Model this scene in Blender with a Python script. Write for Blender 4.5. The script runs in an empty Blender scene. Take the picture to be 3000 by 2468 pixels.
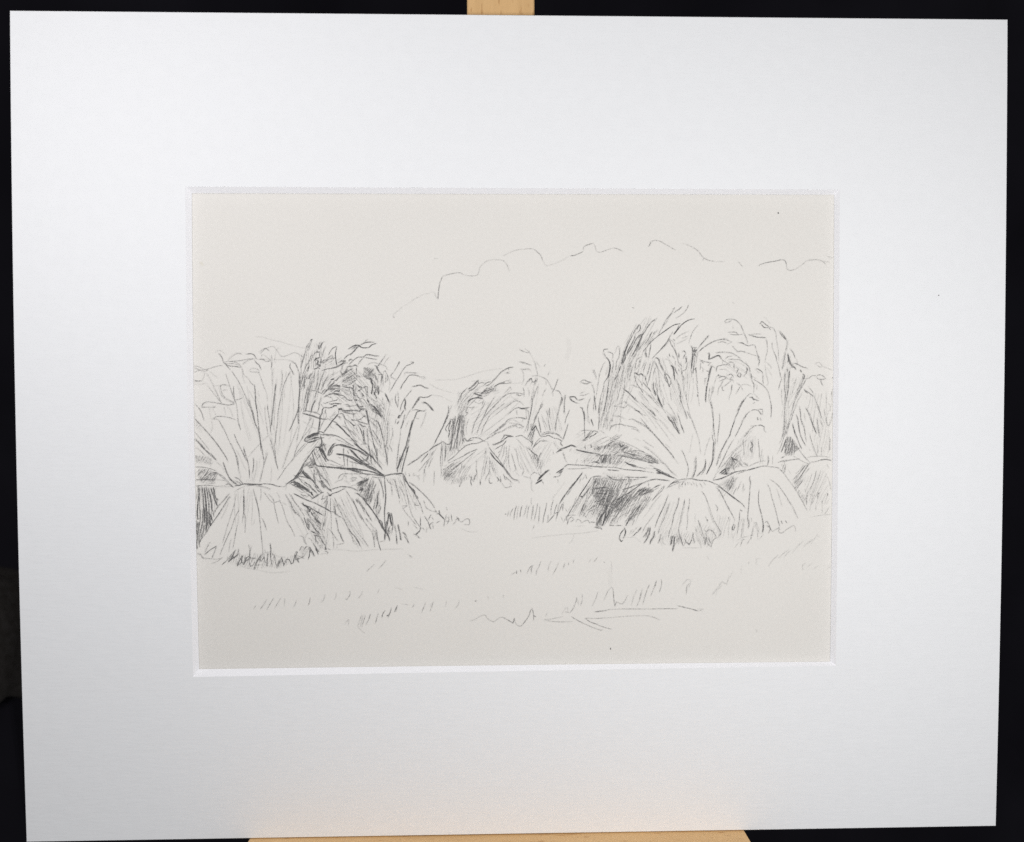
# A matted pencil drawing standing on a wooden easel in front of a dark cloth.
import bpy, math, random
import numpy as np
from mathutils import Matrix, Vector

C = bpy.context.scene.collection
scene = bpy.context.scene

# ------------------------------------------------------------------ frame
# The mount is 305 x 254 mm.  Local axes of the easel's face: x right, y up the
# face, z out of the face.  The easel leans back by 12 degrees.
LEAN = math.radians(12)
FACE = Matrix.Rotation(math.radians(90) - LEAN, 4, 'X')
FACE.translation = Vector((0, 0, 1.15))

def tag(o, label=None, cat=None, kind=None, group=None):
    if label: o['label'] = label
    if cat: o['category'] = cat
    if kind: o['kind'] = kind
    if group: o['group'] = group
    return o

def empty(name, m):
    o = bpy.data.objects.new(name, None); C.objects.link(o)
    o.matrix_world = m; o.empty_display_size = .03
    return o

def obj(name, verts, faces, mat, parent=None, smooth=False):
    me = bpy.data.meshes.new(name); me.from_pydata([tuple(v) for v in verts], [], faces); me.update()
    me.materials.append(mat)
    if smooth:
        for p in me.polygons: p.use_smooth = True
    o = bpy.data.objects.new(name, me); C.objects.link(o)
    if parent: o.parent = parent
    return o

# ------------------------------------------------------------------ materials
def new_mat(name):
    m = bpy.data.materials.new(name); m.use_nodes = True
    nt = m.node_tree; b = nt.nodes['Principled BSDF']
    return m, nt, b
def noise(nt, scale, detail=3, vec=None, rough=.5):
    n = nt.nodes.new('ShaderNodeTexNoise'); n.inputs['Scale'].default_value = scale
    n.inputs['Detail'].default_value = detail; n.inputs['Roughness'].default_value = rough
    if vec is not None: nt.links.new(vec, n.inputs['Vector'])
    return n.outputs['Fac']
def coords(nt, sc=(1, 1, 1)):
    tc = nt.nodes.new('ShaderNodeTexCoord'); mp = nt.nodes.new('ShaderNodeMapping')
    mp.inputs['Scale'].default_value = sc
    nt.links.new(tc.outputs['Object'], mp.inputs['Vector'])
    return mp.outputs['Vector']
def ramp(nt, fac, stops):
    r = nt.nodes.new('ShaderNodeValToRGB'); e = r.color_ramp.elements
    e[0].position, e[0].color = stops[0][0], (*stops[0][1], 1)
    e[1].position, e[1].color = stops[-1][0], (*stops[-1][1], 1)
    for p, c in stops[1:-1]:
        q = e.new(p); q.color = (*c, 1)
    nt.links.new(fac, r.inputs['Fac']); return r.outputs['Color']
def bump(nt, h, strength, dist, bsdf, prev=None):
    b = nt.nodes.new('ShaderNodeBump'); b.inputs['Strength'].default_value = strength
    b.inputs['Distance'].default_value = dist
    nt.links.new(h, b.inputs['Height'])
    if prev: nt.links.new(prev, b.inputs['Normal'])
    nt.links.new(b.outputs['Normal'], bsdf.inputs['Normal']); return b.outputs['Normal']

def card_material():
    m, nt, b = new_mat('white_mount_card')
    v = coords(nt)
    col = ramp(nt, noise(nt, 260, 4, v), [(.3, (.810, .818, .830)), (.7, (.826, .834, .846))])
    nt.links.new(col, b.inputs['Base Color'])
    b.inputs['Roughness'].default_value = .75; b.inputs['Specular IOR Level'].default_value = .25
    laid = noise(nt, 900, 2, coords(nt, (.22, 1.0, 1)))      # faint horizontal ribbing of the card
    n1 = bump(nt, laid, .15, .0004, b)
    bump(nt, noise(nt, 1400, 3, v), .03, .0002, b, n1)
    return m
def core_material():
    m, nt, b = new_mat('white_card_core')
    col = ramp(nt, noise(nt, 1500, 2, coords(nt)), [(.3, (.842, .84, .862)), (.7, (.848, .848, .868))])
    nt.links.new(col, b.inputs['Base Color']); b.inputs['Roughness'].default_value = .9
    b.inputs['Specular IOR Level'].default_value = .1
    return m
def paper_material():
    m, nt, b = new_mat('cream_drawing_paper')
    v = coords(nt)
    base = ramp(nt, noise(nt, 22, 3, v), [(.3, (.728, .706, .667)), (.7, (.744, .722, .684))])
    fib = ramp(nt, noise(nt, 1100, 3, v, .65), [(.25, (.97, .97, .97)), (.75, (1.02, 1.02, 1.02))])
    mx = nt.nodes.new('ShaderNodeMix'); mx.data_type = 'RGBA'; mx.blend_type = 'MULTIPLY'
    mx.inputs[0].default_value = 1.0
    nt.links.new(base, mx.inputs[6]); nt.links.new(fib, mx.inputs[7])
    nt.links.new(mx.outputs[2], b.inputs['Base Color'])
    b.inputs['Roughness'].default_value = .85; b.inputs['Specular IOR Level'].default_value = .2
    bump(nt, noise(nt, 1300, 3, v, .6), .08, .0003, b)
    return m
def graphite_material(name='pencil_graphite', col=(.045, .045, .049)):
    """the paper's own colour covered by pencil pigment where the stroke attribute says so"""
    m = paper_material(); m.name = name; nt = m.node_tree; b = nt.nodes['Principled BSDF']
    src = b.inputs['Base Color'].links[0].from_socket
    at = nt.nodes.new('ShaderNodeAttribute'); at.attribute_name = 'graphite'
    mx = nt.nodes.new('ShaderNodeMix'); mx.data_type = 'RGBA'
    nt.links.new(at.outputs['Fac'], mx.inputs[0]); nt.links.new(src, mx.inputs[6])
    mx.inputs[7].default_value = (*col, 1)
    nt.links.new(mx.outputs[2], b.inputs['Base Color'])
    return m
def beech_material(name, along):
    m, nt, b = new_mat(name)
    s = [1, 1, 1]; s[along] = .12
    v = coords(nt, tuple(s))
    grain = ramp(nt, noise(nt, 160, 4, v, .6), [(.25, (.57, .35, .15)), (.5, (.665, .42, .19)), (.75, (.72, .47, .225))])
    s2 = [1, 1, 1]; s2[along] = .28
    fleck = ramp(nt, noise(nt, 900, 1, coords(nt, tuple(s2)), .4), [(.24, (.76, .68, .60)), (.36, (1, 1, 1))])
    mx = nt.nodes.new('ShaderNodeMix'); mx.data_type = 'RGBA'; mx.blend_type = 'MULTIPLY'
    mx.inputs[0].default_value = 1.0
    nt.links.new(grain, mx.inputs[6]); nt.links.new(fleck, mx.inputs[7])
    nt.links.new(mx.outputs[2], b.inputs['Base Color'])
    b.inputs['Roughness'].default_value = .55
    bump(nt, noise(nt, 400, 3, v), .15, .0004, b)
    return m
def cloth_material(name, lo, hi, rough=.95):
    m, nt, b = new_mat(name)
    col = ramp(nt, noise(nt, 9, 4, coords(nt)), [(.3, lo), (.7, hi)])
    nt.links.new(col, b.inputs['Base Color']); b.inputs['Roughness'].default_value = rough
    b.inputs['Specular IOR Level'].default_value = .1
    bump(nt, noise(nt, 700, 2, coords(nt)), .3, .001, b)
    return m

M_card = card_material(); M_core = core_material(); M_paper = paper_material()
M_graph = graphite_material()
M_stain = graphite_material('yellow_foxing', (.52, .47, .22))
M_mast = beech_material('beech_upright_grain', 1); M_ledge = beech_material('beech_cross_grain', 0)
M_black = cloth_material('black_cloth', (.010, .009, .013), (.017, .016, .022))
M_grey = cloth_material('grey_brown_cloth', (.030, .026, .023), (.052, .047, .045))
M_back = new_mat('grey_backing_card')[0]
M_back.node_tree.nodes['Principled BSDF'].inputs['Base Color'].default_value = (.45, .43, .40, 1)

# ------------------------------------------------------------------ mount board
T = .0016                 # thickness of the mount card
root = tag(empty('mounted_drawing', FACE),
           'pencil drawing of corn stooks in a wide white mount standing on the easel', 'drawing')

def side(a, b, bow, n, w=(0, 0)):
    """n points from a up to (not including) b, bowed outwards by bow (m); w = fine wobble"""
    a = np.array(a); b = np.array(b); d = b - a; nrm = np.array((d[1], -d[0])) / np.hypot(*d)
    t = np.arange(n) / n
    return a + d * t[:, None] + nrm * (bow * 4 * t * (1 - t))[:, None]
def loop(cs, bows, n=24):
    return np.concatenate([side(cs[i], cs[(i + 1) % 4], bows[i], n) for i in range(4)])
W2, H2 = .1525, .127
# corner order: bottom left, bottom right, top right, top left (counter-clockwise, outward = right of travel)
OUT = loop([(-W2, -H2), (W2, -H2), (W2, H2), (-W2, H2)], (0, .0007, 0, .0008))
INF = loop([(-0.1006, -0.07597), (0.10033, -0.07474), (0.10024, 0.07442), (-0.10088, 0.07464)], (-.0001, .0002, 0, .0004))
INB = loop([(-0.09921, -0.07401), (0.09912, -0.07388), (0.09913, 0.07316), (-0.09944, 0.07291)], (-.0001, .0002, 0, .0004))
N = len(OUT)
def ring(a, za, b, zb):
    v = [(x, y, za) for x, y in a] + [(x, y, zb) for x, y in b]
    f = [(i, (i + 1) % N, N + (i + 1) % N, N + i) for i in range(N)]
    return v, f
# front face + softly rounded outer arris + outer edge + back face, one closed card
K = OUT * 1.0
shr = OUT * np.array([(W2 - .00022) / W2, (H2 - .00022) / H2])
v = []; f = []
def add_ring(loops):
    base = len(v)
    for a, z in loops: v.extend([(x, y, z) for x, y in a])
    for k in range(len(loops) - 1):
        for i in range(N):
            j = (i + 1) % N
            f.append((base + k * N + i, base + k * N + j, base + (k + 1) * N + j, base + (k + 1) * N + i))
add_ring([(INB, -T), (OUT, -T), (OUT, -.00022), (shr, 0.0), (INF, 0.0)])
f = [tuple(reversed(q)) for q in f]
f = [tuple(reversed(q)) for q in f]
mount = obj('mount_board', v, f, M_card, root)
bv, bf = ring(INF, 0.0, INB, -T)
bevel = obj('bevel', bv, bf, M_core, mount)
bevel['label'] = 'bevelled white edge cut round the window of the mount'

def box(x0, x1, y0, y1, z0, z1):
    v = [(x0, y0, z0), (x1, y0, z0), (x1, y1, z0), (x0, y1, z0), (x0, y0, z1), (x1, y0, z1), (x1, y1, z1), (x0, y1, z1)]
    f = [(0, 3, 2, 1), (4, 5, 6, 7), (0, 1, 5, 4), (1, 2, 6, 5), (2, 3, 7, 6), (3, 0, 4, 7)]
    return v, f
def bev(o, w, s=2):
    b = o.modifiers.new('bevel', 'BEVEL'); b.width = w; b.segments = s; b.limit_method = 'ANGLE'
    return o
obj('backing_board', *box(-W2 + .0006, W2 - .0006, -H2 + .0002, H2 - .0004, -T - .0026, -T - .0006), M_back, root)
# the sheet, a hair behind the window, very slightly cockled
PX0, PX1, PY0, PY1, PZ = -.1085, .1085, -.0835, .0835, -T - .00012
nx, ny = 48, 36
sv = []
for j in range(ny + 1):
    for i in range(nx + 1):
        x = PX0 + (PX1 - PX0) * i / nx; y = PY0 + (PY1 - PY0) * j / ny
        sv.append((x, y, PZ))
sf = [(j * (nx + 1) + i, j * (nx + 1) + i + 1, (j + 1) * (nx + 1) + i + 1, (j + 1) * (nx + 1) + i) for j in range(ny) for i in range(nx)]
sheet = obj('drawing_sheet', sv, sf, M_paper, root)
sheet['label'] = 'cream sheet with a light pencil sketch of corn stooks in a stubble field'

# ------------------------------------------------------------------ the pencil strokes
# Each line: darkness,width,points (1/100 mm on the sheet; first absolute, then steps).
# '#' starts a subject, 'H' lines are shaded patches: darkness,width,spacing,angle,outline.
STROKES = """#J
2,0:-3836 3541 17 52 141 122 140 122 176 105 210 140 280 139
4,0:-3836 3541 34 -42
2,0:-2872 4221 315 70
3,0:-2557 4291 52 -140 59 -76
6,0:-2446 4082 12 174 18 140 36 174 53 140 18 63
4,0:-2309 4773 140 41 175 42 210 29 140 -63
3,0:-1644 4822 175 -35 210 11 70 87 53 175 159 157 175 59 210 11 176 -35 105 -122 87 -227
3,0:-416 5409 176 88 210 80 211 36
4,0:181 5602 246 25 140 -42 106 -104
5,0:638 5533 105 -122 70 -174
3,0:813 5237 105 -123 211 36
2,0:1129 5150 282 122 176 105
6,0:1651 5405 148 25 140 53 106 52
5,0:2073 5588 -10 70 53 52 105 46 141 42
3,0:2362 5798 71 -105 35 -122 106 -52 282 88 177 52
3,0:-2534 5319 70 0
2,0:2571 5519 388 123 71 17
4,0:3030 5652 106 -27 159 -77
6,0:4097 5696 46 70 35 88
4,0:4178 5854 124 35 141 -24 177 -91 178 -105 142 -77
2,0:5152 5803 142 -42
4,0:5294 5761 177 -80 143 -87 71 -70
5,0:5685 5524 71 -106 72 -70
4,0:5828 5348 142 -70 213 -42
2,0:6183 5236 285 1
4,0:5792 5278 36 53
4,0:6912 5251 54 -77 90 -105
6,0:7554 5112 89 45 178 53 214 36 214 46
5,0:8249 5292 107 -11 54 -70 19 -106
4,0:8429 5105 18 -88 90 -52 178 35
3,0:8715 5000 178 124 177 141 143 25
4,0:9106 5275 250 25 179 -35 145 -116
3,0:9535 5265 269 -52
3,0:9713 5407 180 -53
#D
5,4:-2145 760 13 -135 -68 -215 -109 -268 -109 -242 -135 -242
6,0:-2173 464 -95 -242 -122 -242 -109 -215 -82 -188
3,0:-2037 786 -82 -241 -109 -269
5,0:-2285 -357 81 -67 107 -1 14 81
4,0:-2365 -316 -1 -269 -29 -324 25 -351 -14 -189
4,0:-2298 -357 -42 -256 -1 -269 -1 -243
4,0:-2581 -423 -135 -188
5,0:-2311 -343 -162 -80 -135 -81 -108 -80
3,0:-2636 -665 -82 -323
3,0:-2500 -504 -163 -296
3,0:-2585 -1286 -16 -405
5,0:-2121 195 55 134 53 13 13 -94 -68 -161 -81 -269
6,0:-2066 302 -69 -215 26 -162 -41 -134
5,0:-2093 275 -136 -214 53 -108
6,0:-1972 302 -29 -350 -42 -269 -41 -297
H6,4,4.56,82:-1986 356 162 134 188 -55 -43 -619 -41 -270 -216 -160 -162 54 43 512
H6,3.5,5.07,75:-1959 410 323 79 -29 -619 -242 55
H4,4,4.56,70:-2231 -424 161 26 -1 -162 377 106 -405 -376 -108 -161
6,0:-2231 -424 -1 -243 -29 -297
H4,4,5.07,65:-1823 732 189 107 133 -216 -135 -161 -269 -26
H3,4,5.58,65:-1903 894 377 214 107 -216 -377 -268
5,0:-1527 731 -81 -161 80 -27 -108 -108
4,0:-1637 301 -54 -269 52 -216
3,0:-1502 354 -81 -215 -2 -270
4,0:-1527 731 80 -27 108 26 -81 -80
5,0:-1552 1323 -80 -81 -81 -80 -82 -161 -54 -161
4,0:-1713 1162 -55 -215
6,5:-1201 1564 -108 -108 -108 -107 -108 -80
6,0:-1201 1564 -28 -135 -162 -161 -107 -26
5,5:-1255 1483 -108 -107
5,0:-1202 1456 108 27 107 -27
5,0:-1068 1375 135 107 108 27
4,0:-987 1375 162 80
6,0:-718 1361 162 93 161 27
5,0:-691 1401 215 53 135 0 162 13
4,0:-476 1481 135 54 135 -1
4,0:-341 1454 162 53
4,0:-233 1588 40 -81
6,0:-758 1536 149 160 135 135 134 80 108 40 108 13
4,0:-744 1562 -81 -107 -135 -80
5,0:-272 1938 13 -54
4,0:-367 1777 161 -1
4,0:-340 1777 108 53
H7,4,3.30,25:-1095 1214 162 94 215 26 53 -94 -269 -80 -215 -27
H5,4,4.56,25:-1257 1107 270 133 161 -81 -270 -80
H3,4,5.07,25:-772 1321 215 -55 0 -80 -162 -81
8,5:-1351 1147 121 -40 134 -41
6,0:-1337 1161 80 0 108 26
6,0:-1230 1026 107 -14
7,5:-1526 892 107 81 162 40 188 -28
4,0:-1257 1053 161 -27
3,0:-1365 919 161 -81 135 53
4,0:-1473 892 -54 -53 -27 -54
5,0:-1042 1052 162 54
4,0:-1042 945 -55 -162
4,0:-989 891 -135 -269 -109 -215 -108 -215 -82 -323
3,0:-881 837 -109 -296
4,0:-692 1051 -135 -215 -163 -295 -109 -242 -108 -242 -55 -189
4,0:-477 1024 -162 -188 -216 -215 -189 -215
5,0:-423 1051 135 80 162 26 161 0 162 -27
4,0:-477 997 135 107
4,0:-19 1130 81 -54 108 27
5,0:-19 1103 108 -40
3,0:-288 1265 68 94 40 -94
3,0:-396 1158 162 161
3,0:-666 782 -162 -134 -135 -161
4,0:-397 835 -216 -161 -216 -188 -135 -215 -108 -215 -55 -188
3,0:-235 808 -270 -188 -162 -134
4,0:-181 861 -108 -107 -81 -108
3,0:-235 835 216 80 134 -55 81 -81
2,0:-181 1050 162 -135 108 -28
4,0:-290 485 81 80 135 107 108 27
7,5:34 713 108 -41 108 26
5,0:88 672 108 -14 162 40
3,0:250 698 162 13
4,0:-20 618 13 -134
4,0:277 671 -1 -188
5,0:-885 -160 162 107 162 134 163 134 108 108 135 53
4,5:-750 -80 243 161 162 134
5,0:-155 376 161 13 135 0 108 -14
5,5:141 375 135 -27
4,0:276 429 27 -81
3,0:-290 269 161 53 216 -108 -216 0 -162 28
4,0:-507 -54 162 107 162 81 162 39 162 0
3,0:-291 53 243 80 81 -54 162 26
4,0:87 160 108 -55 -54 -54
3,0:195 348 -54 -108
3,0:-290 269 -163 -134 -270 -215
4,0:-831 -215 162 108
4,0:-993 -295 135 81 189 107 162 53
6,0:-1639 -373 -54 81 54 54 54 -54
5,0:-1666 -265 108 -54 134 80 216 -1 134 -81 81 -28
5,0:-1585 -346 215 53
5,0:-993 -295 -108 -53 -162 -54 -215 -26 -162 -80 -162 -134 -162 -161 -216 -161
4,0:-1694 -481 189 27
4,0:-1263 -590 -243 -107 -189 -107 -216 -107 -243 -107
4,0:-1318 -671 -216 -161 -189 -161 -189 -161
4,0:-1425 -644 -216 -107
3,0:-1723 -993 -28 -243 -81 -135
3,0:-1616 -1075 -81 -162
3,0:-1265 -915 -28 -351
H6,4,4.06,40:-2316 -1206 297 160 323 107 -135 -216 -135 -107 -82 -108 -243 -161 -66 163
H5,4,4.56,60:-2344 -1422 431 160 -55 -270 -269 -107
H5,3.5,4.06,70:-2075 -1424 242 -109 270 188 -28 -189 -189 -108 -269 -25
6,0:-1780 -1642 -27 -108 82 162
4,5:-1509 -1400 134 -190 109 243
6,0:-1428 -1427 -28 -162 26 -136
5,4:-1293 -1185 27 -162 -55 -81
4,0:-1375 -1563 54 162
3,0:-1240 -1374 -27 -162
6,5:-1159 -1537 -1 -162
3,0:-967 -592 -28 -189 -55 -297 -55 -270 -14 -162
4,0:-941 -808 -28 -189 -27 -135 -55 -270
3,0:-967 -565 -55 -189
4,0:-860 -916 -1 -217 -28 -189 -81 -135 -28 -108
4,0:-887 -835 80 -244 80 -244
3,0:-807 -944 54 -162 80 -244
3,0:-862 -1322 27 -108
6,0:-886 -525 107 -149 162 -190 134 -190 134 -190 135 -163
8,5:-846 -687 121 -176 134 -136 162 -163
6,0:-429 -1162 134 -190 162 -163 162 -55
4,0:29 -1557 26 -95
3,0:-752 -782 -27 108
6,4:-890 -1538 27 -109 81 0
4,0:-862 -1457 -28 -108
6,0:-646 -1458 53 -82 -27 -54
5,0:-538 -1432 26 -190 -107 136
5,0:-430 -1378 53 -163 82 26
5,0:-403 -1433 134 -109 108 -109
4,0:-485 -1649 108 -136 189 26
4,0:-242 -1650 54 -109
4,0:-939 -349 53 -162
5,0:-3418 -1080 188 114 162 100 135 121 175 114 161 120 149 80 148 94
4,0:-3337 -992 175 80 134 120 162 94
6,0:-3002 -987 81 100 95 108 54 80
3,0:-2812 -658 242 120
4,0:-3071 -1263 109 134 81 107 121 121
4,0:-2895 -1035 122 121
4,0:-2903 -1359 21 149 41 121 81 161 95 188 68 108
4,0:-2775 -1157 68 161 82 162
3,0:-2923 -1359 -2 -242
3,0:-2856 -1305 -28 -135
3,0:-2587 -1266 -15 -310 6 -122
3,0:-2907 -806 94 67
3,0:-2705 -659 -27 -107 -54 -81
H3,4.15,5.00,82:-2054 315 404 179 -25 -797 -140 -425 -350 87 35 553
H3,4.15,5.00,35:-2273 -1098 510 157 -161 -372 -372 -158
H2,4.15,6.00,60:-1967 761 479 528 105 -318 -374 -530
H2,4.15,5.50,50:-2296 -1471 1063 154 -107 -213 -744 -49
H3,3.6,5.00,30:-1117 1182 478 211 52 -159 -478 -105
H4,3,6.00,45:-1859 1184 1167 262 -107 -211 -745 -582 -265 -105
H4.5,3,5.50,84:-2117 390 520 157 -36 -850 -447 -370
H3,2.8,8.00,35:-1438 653 1276 527 318 -320 -1172 -1059 -425 2
H3,2.8,8.00,45:-2082 -1046 1065 527 105 -213 -960 -741 -212 1
H4.5,3,6.00,62:-2337 -1205 892 102 -108 -372 -637 -50
H3,2.8,7.00,-75:-1017 -519 265 -1 210 -961 -479 3
#E
7,5:-764 -444 148 40 108 53 81 54
7,4:-427 -297 135 94 162 -1
6,0:-427 -270 14 121 121 -14 162 -27
5,0:-508 -324 81 135
6,0:-49 -204 162 40 108 -55 108 -81
5,0:-698 -593 136 80 135 81 81 107
4,0:-454 -459 -55 -189 -109 -243
3,0:-400 -459 -28 -270 -82 -189
3,0:-347 -487 0 -297 -82 -243
4,0:-590 -702 54 54
3,0:-239 -460 -27 -243 -1 -325 53 -243
3,0:-22 -272 134 -136 108 -135
3,0:-50 -569 53 -271 54 -243 81 -136
3,0:58 -461 108 -163
3,0:84 -1002 108 -244 -55 -163
3,0:-185 -731 80 -270 80 -271
2,0:-321 -1000 -28 -271
3,0:-293 -649 -28 -243 -135 -216
3,0:-105 -1055 53 -163 -81 -81
5,0:274 -516 135 -109 108 -109 135 -82
4,5:355 -517 81 -135
3,0:191 -1436 162 -55
3,0:-25 -1326 81 -109
H4,4,5.07,60:409 -733 162 -28 108 -82 -54 -270 -190 109
4,0:679 -843 -54 -162 -1 -135
5,0:733 -708 -54 -135
H4,3.5,5.07,80:652 -951 189 -1 0 -162 -136 -162 -54 108
6,0:733 -1249 -1 -109
4,0:651 -1330 81 -82
3,0:407 -1545 1 108 108 108 108 -28
3,0:434 -1546 0 -271 54 -98
3,0:332 1318 54 -162
3,0:250 644 81 -27 26 -216 -54 -269 -82 -216
5,4:466 1048 0 -216 -55 -323 -54 -243 -28 -242 -27 -81
4,0:521 1263 -1 -215 -27 -108
4,0:763 858 27 -80 -108 -162 -109 -215 -81 -243 -82 -216 -54 -134
5,0:763 832 -109 -270 -135 -242
4,0:359 1210 27 -108
H4,4,6.08,75:520 940 109 215 81 189 -81 134 -81 1 0 -216
4,0:627 454 -189 -404
6,5:437 -31 136 162 53 -136
H7,4,4.06,65:302 -246 162 269 109 108 -55 -270 -54 -270 -108 135
H5,4,4.56,50:411 185 162 0 -28 -216 -162 -54
6,5:356 -301 108 -108 -28 -81
5,0:627 22 80 -189 54 -54
4,0:654 427 27 -243 54 -216
5,4:654 319 54 -189 26 -216
3,0:762 481 54 -243 81 -244
3,0:789 400 135 -298
4,0:898 642 53 -189 27 -216 54 -270
3,0:817 939 -54 -107
3,0:899 1289 -82 -134 -27 -108
4,0:1006 696 -1 -297
5,0:707 -167 108 27 163 40 135 -15 135 -27 162 -136
6,0:734 -194 135 -1 109 27 162 -82 135 -27 135 -82
4,0:761 -113 163 53 243 -28 162 -81
5,0:463 -571 136 134 135 108 189 -1
5,0:734 -248 -108 -81 -136 -215
4,0:815 -303 -27 -53 162 -1
5,0:1410 -305 -54 -108 54 -81
3,0:1140 -358 54 -135 135 -163
3,0:1112 -655 27 -109
4,0:899 1532 0 -108
4,0:65 2514 108 -54 108 -40 80 -14
3,0:254 2527 107 -80 68 -94
4,0:65 2138 134 -27 135 -54 107 -27
3,0:118 2111 135 -54
4,0:104 1897 95 -14 107 13 81 -14 41 -53
3,0:145 1883 53 -135 0 -188 -54 -134
2,0:144 1480 -297 -27
2,0:442 2312 80 -161 54 -188 54 -189 -1 -134 -27 -135
3,0:563 2124 67 -377
3,0:603 2124 108 -162
4,4:873 2043 -27 -54
3,0:1007 1827 -54 -134
7,4:319 1506 68 81 54 26 13 -53
6,0:454 1560 40 -54 68 13 40 94
5,0:521 1425 54 54 54 107
5,0:333 1533 -82 -134
3,0:468 1681 188 13 243 -109 81 -107 81 -162 53 -108
3,0:1088 1289 81 -27
5,4:1277 1611 -27 -80 -81 -216 -82 -161
3,0:1114 1127 0 -54
5,0:1196 1235 108 -28 80 -135
5,5:1384 1018 27 -81
4,0:1411 1018 -54 -188 -81 -297 -54 -243 -28 -324
3,0:1221 263 -27 -108
4,0:1439 1045 -55 -242
4,0:1493 1099 -28 -324 -13 -243
4,0:1519 19 -54 -216
4,0:184 1318 27 -108 -1 -161
3,0:359 1237 13 -162
7,5:1637 1028 81 8 81 -9 55 -67
8,5:1637 974 81 -68 81 -40
6,0:1637 1014 54 -54
5,0:1854 960 81 -27 135 40
5,0:1772 866 163 -41
7,0:1962 703 54 -27 27 -68
8,0:2043 622 40 -149 14 -189
5,0:2097 284 0 -243 14 -271
4,0:1502 1069 -27 -216 0 -243 13 -108
4,0:1394 1015 -82 -350 -81 -351 -54 -270
5,0:1637 623 -81 -175 -55 -162 -13 -81
5,0:1583 191 -55 -202 -68 -189 -27 -81
3,0:2205 554 27 -217 28 -162
5,5:2314 310 27 -81
5,0:2314 310 68 -189
3,0:2259 959 -54 -162 -13 -270
8,5:1230 -700 81 54 109 27
7,5:1284 -646 108 67 136 27
7,5:1420 -579 135 54 108 40
8,5:1555 -525 135 48 136 -50
6,0:1663 -499 190 -41
5,0:1636 -661 54 81
8,5:1839 -621 177 -42 189 -41 163 -28
6,0:2097 -690 461 -57
6,6:2043 -324 135 26
7,5:2097 -284 108 81 82 80
7,5:2260 -258 54 81
6,0:2205 -230 163 53 109 81
5,0:2314 -123 54 81 108 0 55 -54
5,0:2151 -203 163 162
4,0:2016 -338 135 13
5,0:2314 -447 0 -95
3,0:2368 -529 217 80 326 161 244 162
3,0:2368 -448 271 162 190 80
3,0:2124 -447 0 -135
3,0:1962 -40 135 26 271 -1
3,0:2585 -16 163 -108
7,5:1446 -1175 109 81
8,5:1229 -1336 82 53 135 81
7,5:1148 -1471 108 13
6,0:1283 -1364 136 162
6,6:1338 -1364 81 108
5,0:1256 -1472 109 81
3,0:1256 -1553 27 -82
8,6:823 -1388 81 80 82 54
8,6:660 -1523 109 108 135 135
8,6:579 -1672 108 68 82 53
9,5:633 -1577 190 189
6,0:661 -1360 54 -55 81 0
4,0:741 -1551 82 -136
3,0:1013 -1362 13 -27
4,0:1419 -714 82 -217 54 -82
3,0:1880 -906 -54 -162
2,0:1013 -875 27 -108
5,0:1339 -389 81 -109
3,0:473 -683 162 -109
3,0:770 -684 -109 -189 -27 -162 0 -109
3,0:715 -1252 27 162
H4,4,5.07,80:473 -683 189 -136 108 -136 53 -135 -135 -54 -108 109 -108 109
H3,3.6,5.00,70:314 -151 160 265 106 -107 -107 -426 -107 1
H3,4.15,5.00,60:419 -738 266 -162 -53 -266 -160 107
H3,2.8,8.00,75:424 1603 266 105 -109 -1381 -267 -212
H3.5,3,7.00,-75:901 645 320 105 213 -746 -481 -105
H3.5,3,7.00,-62:-166 -522 639 -3 319 -749 -481 -104
H3,2.8,7.00,60:419 -632 694 317 -107 -640 -428 -318
#F
4,0:2408 1066 14 -216 41 -243
5,5:2395 1039 41 -243
3,0:2612 1012 -54 -487 -14 -486
3,0:2828 1011 -108 -351 -81 -378 -27 -243
2,0:3072 956 -216 -350 -108 -541
3,0:2802 416 0 -270
3,0:2828 903 -54 -378
4,0:2910 119 109 26 136 27 108 -1 109 -54
5,0:2883 -17 55 108 81 27
4,0:3345 144 190 -41 163 -42 109 -108
3,0:2992 416 190 -1 190 -82
4,0:3480 319 136 13 163 -81 164 -82 163 -136 164 -164 163 -190 137 -164 186 -190
3,0:3861 359 136 -163 109 -163
3,0:2965 335 27 -81
5,5:2965 308 0 -27
3,0:3209 334 27 -81
2,0:2775 11 0 162
3,0:4870 3663 -98 -122 -98 -171 -123 -171 -98 -147 -49 -122
4,0:4870 3761 49 37
4,0:4895 3761 -98 -147 -148 -195 -122 -220
5,0:5154 3846 -86 -85 -124 -73
4,0:4895 3639 123 97
5,0:5351 3883 -37 -98 -74 -97 -98 -98 -172 -110
6,5:4292 3419 -111 -73 -74 -98 -73 -98 -49 -122
4,0:4329 3456 -99 -61
6,5:4009 3101 -98 -146 -74 -147 -73 -147 -74 -171 -123 -220
5,5:3911 2930 -98 -245 -98 -220
4,6:3936 2979 -74 -24 -74 -98
5,0:3738 3126 62 147 49 -37 -12 -110 -74 -86 -74 -36
7,5:3812 3273 37 -74 -25 -98
6,0:3800 3273 -111 -147 -74 -147
5,5:3689 2979 -24 -122 -98 -196 -99 -171 -49 -171
7,0:3615 2979 -98 -195 -98 -196 -74 -196 -49 -195 -24 -172
8,6:3444 2637 -74 -196 -61 -195 -37 -196
5,5:3862 2979 -123 -122 -99 -171 -98 -172 -123 -171
6,6:3345 2441 25 -196 -73 -171
6,5:3235 2001 -61 -196
5,0:3198 1903 -73 -196 -74 -147
4,0:3837 2783 -49 -195 -49 -49
6,0:4219 3052 -86 -122
5,0:4206 3040 -98 -208 -123 -171
3,0:4403 3125 -221 -269 -221 -293
4,0:4305 3052 -49 -49
8,4:5094 3308 -173 -36 -172 -98 -173 -122 -172 -122
6,0:4429 2954 -173 -147 -123 -122 -98 -122 -98 -123
4,0:4183 2685 -49 -245
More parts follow.
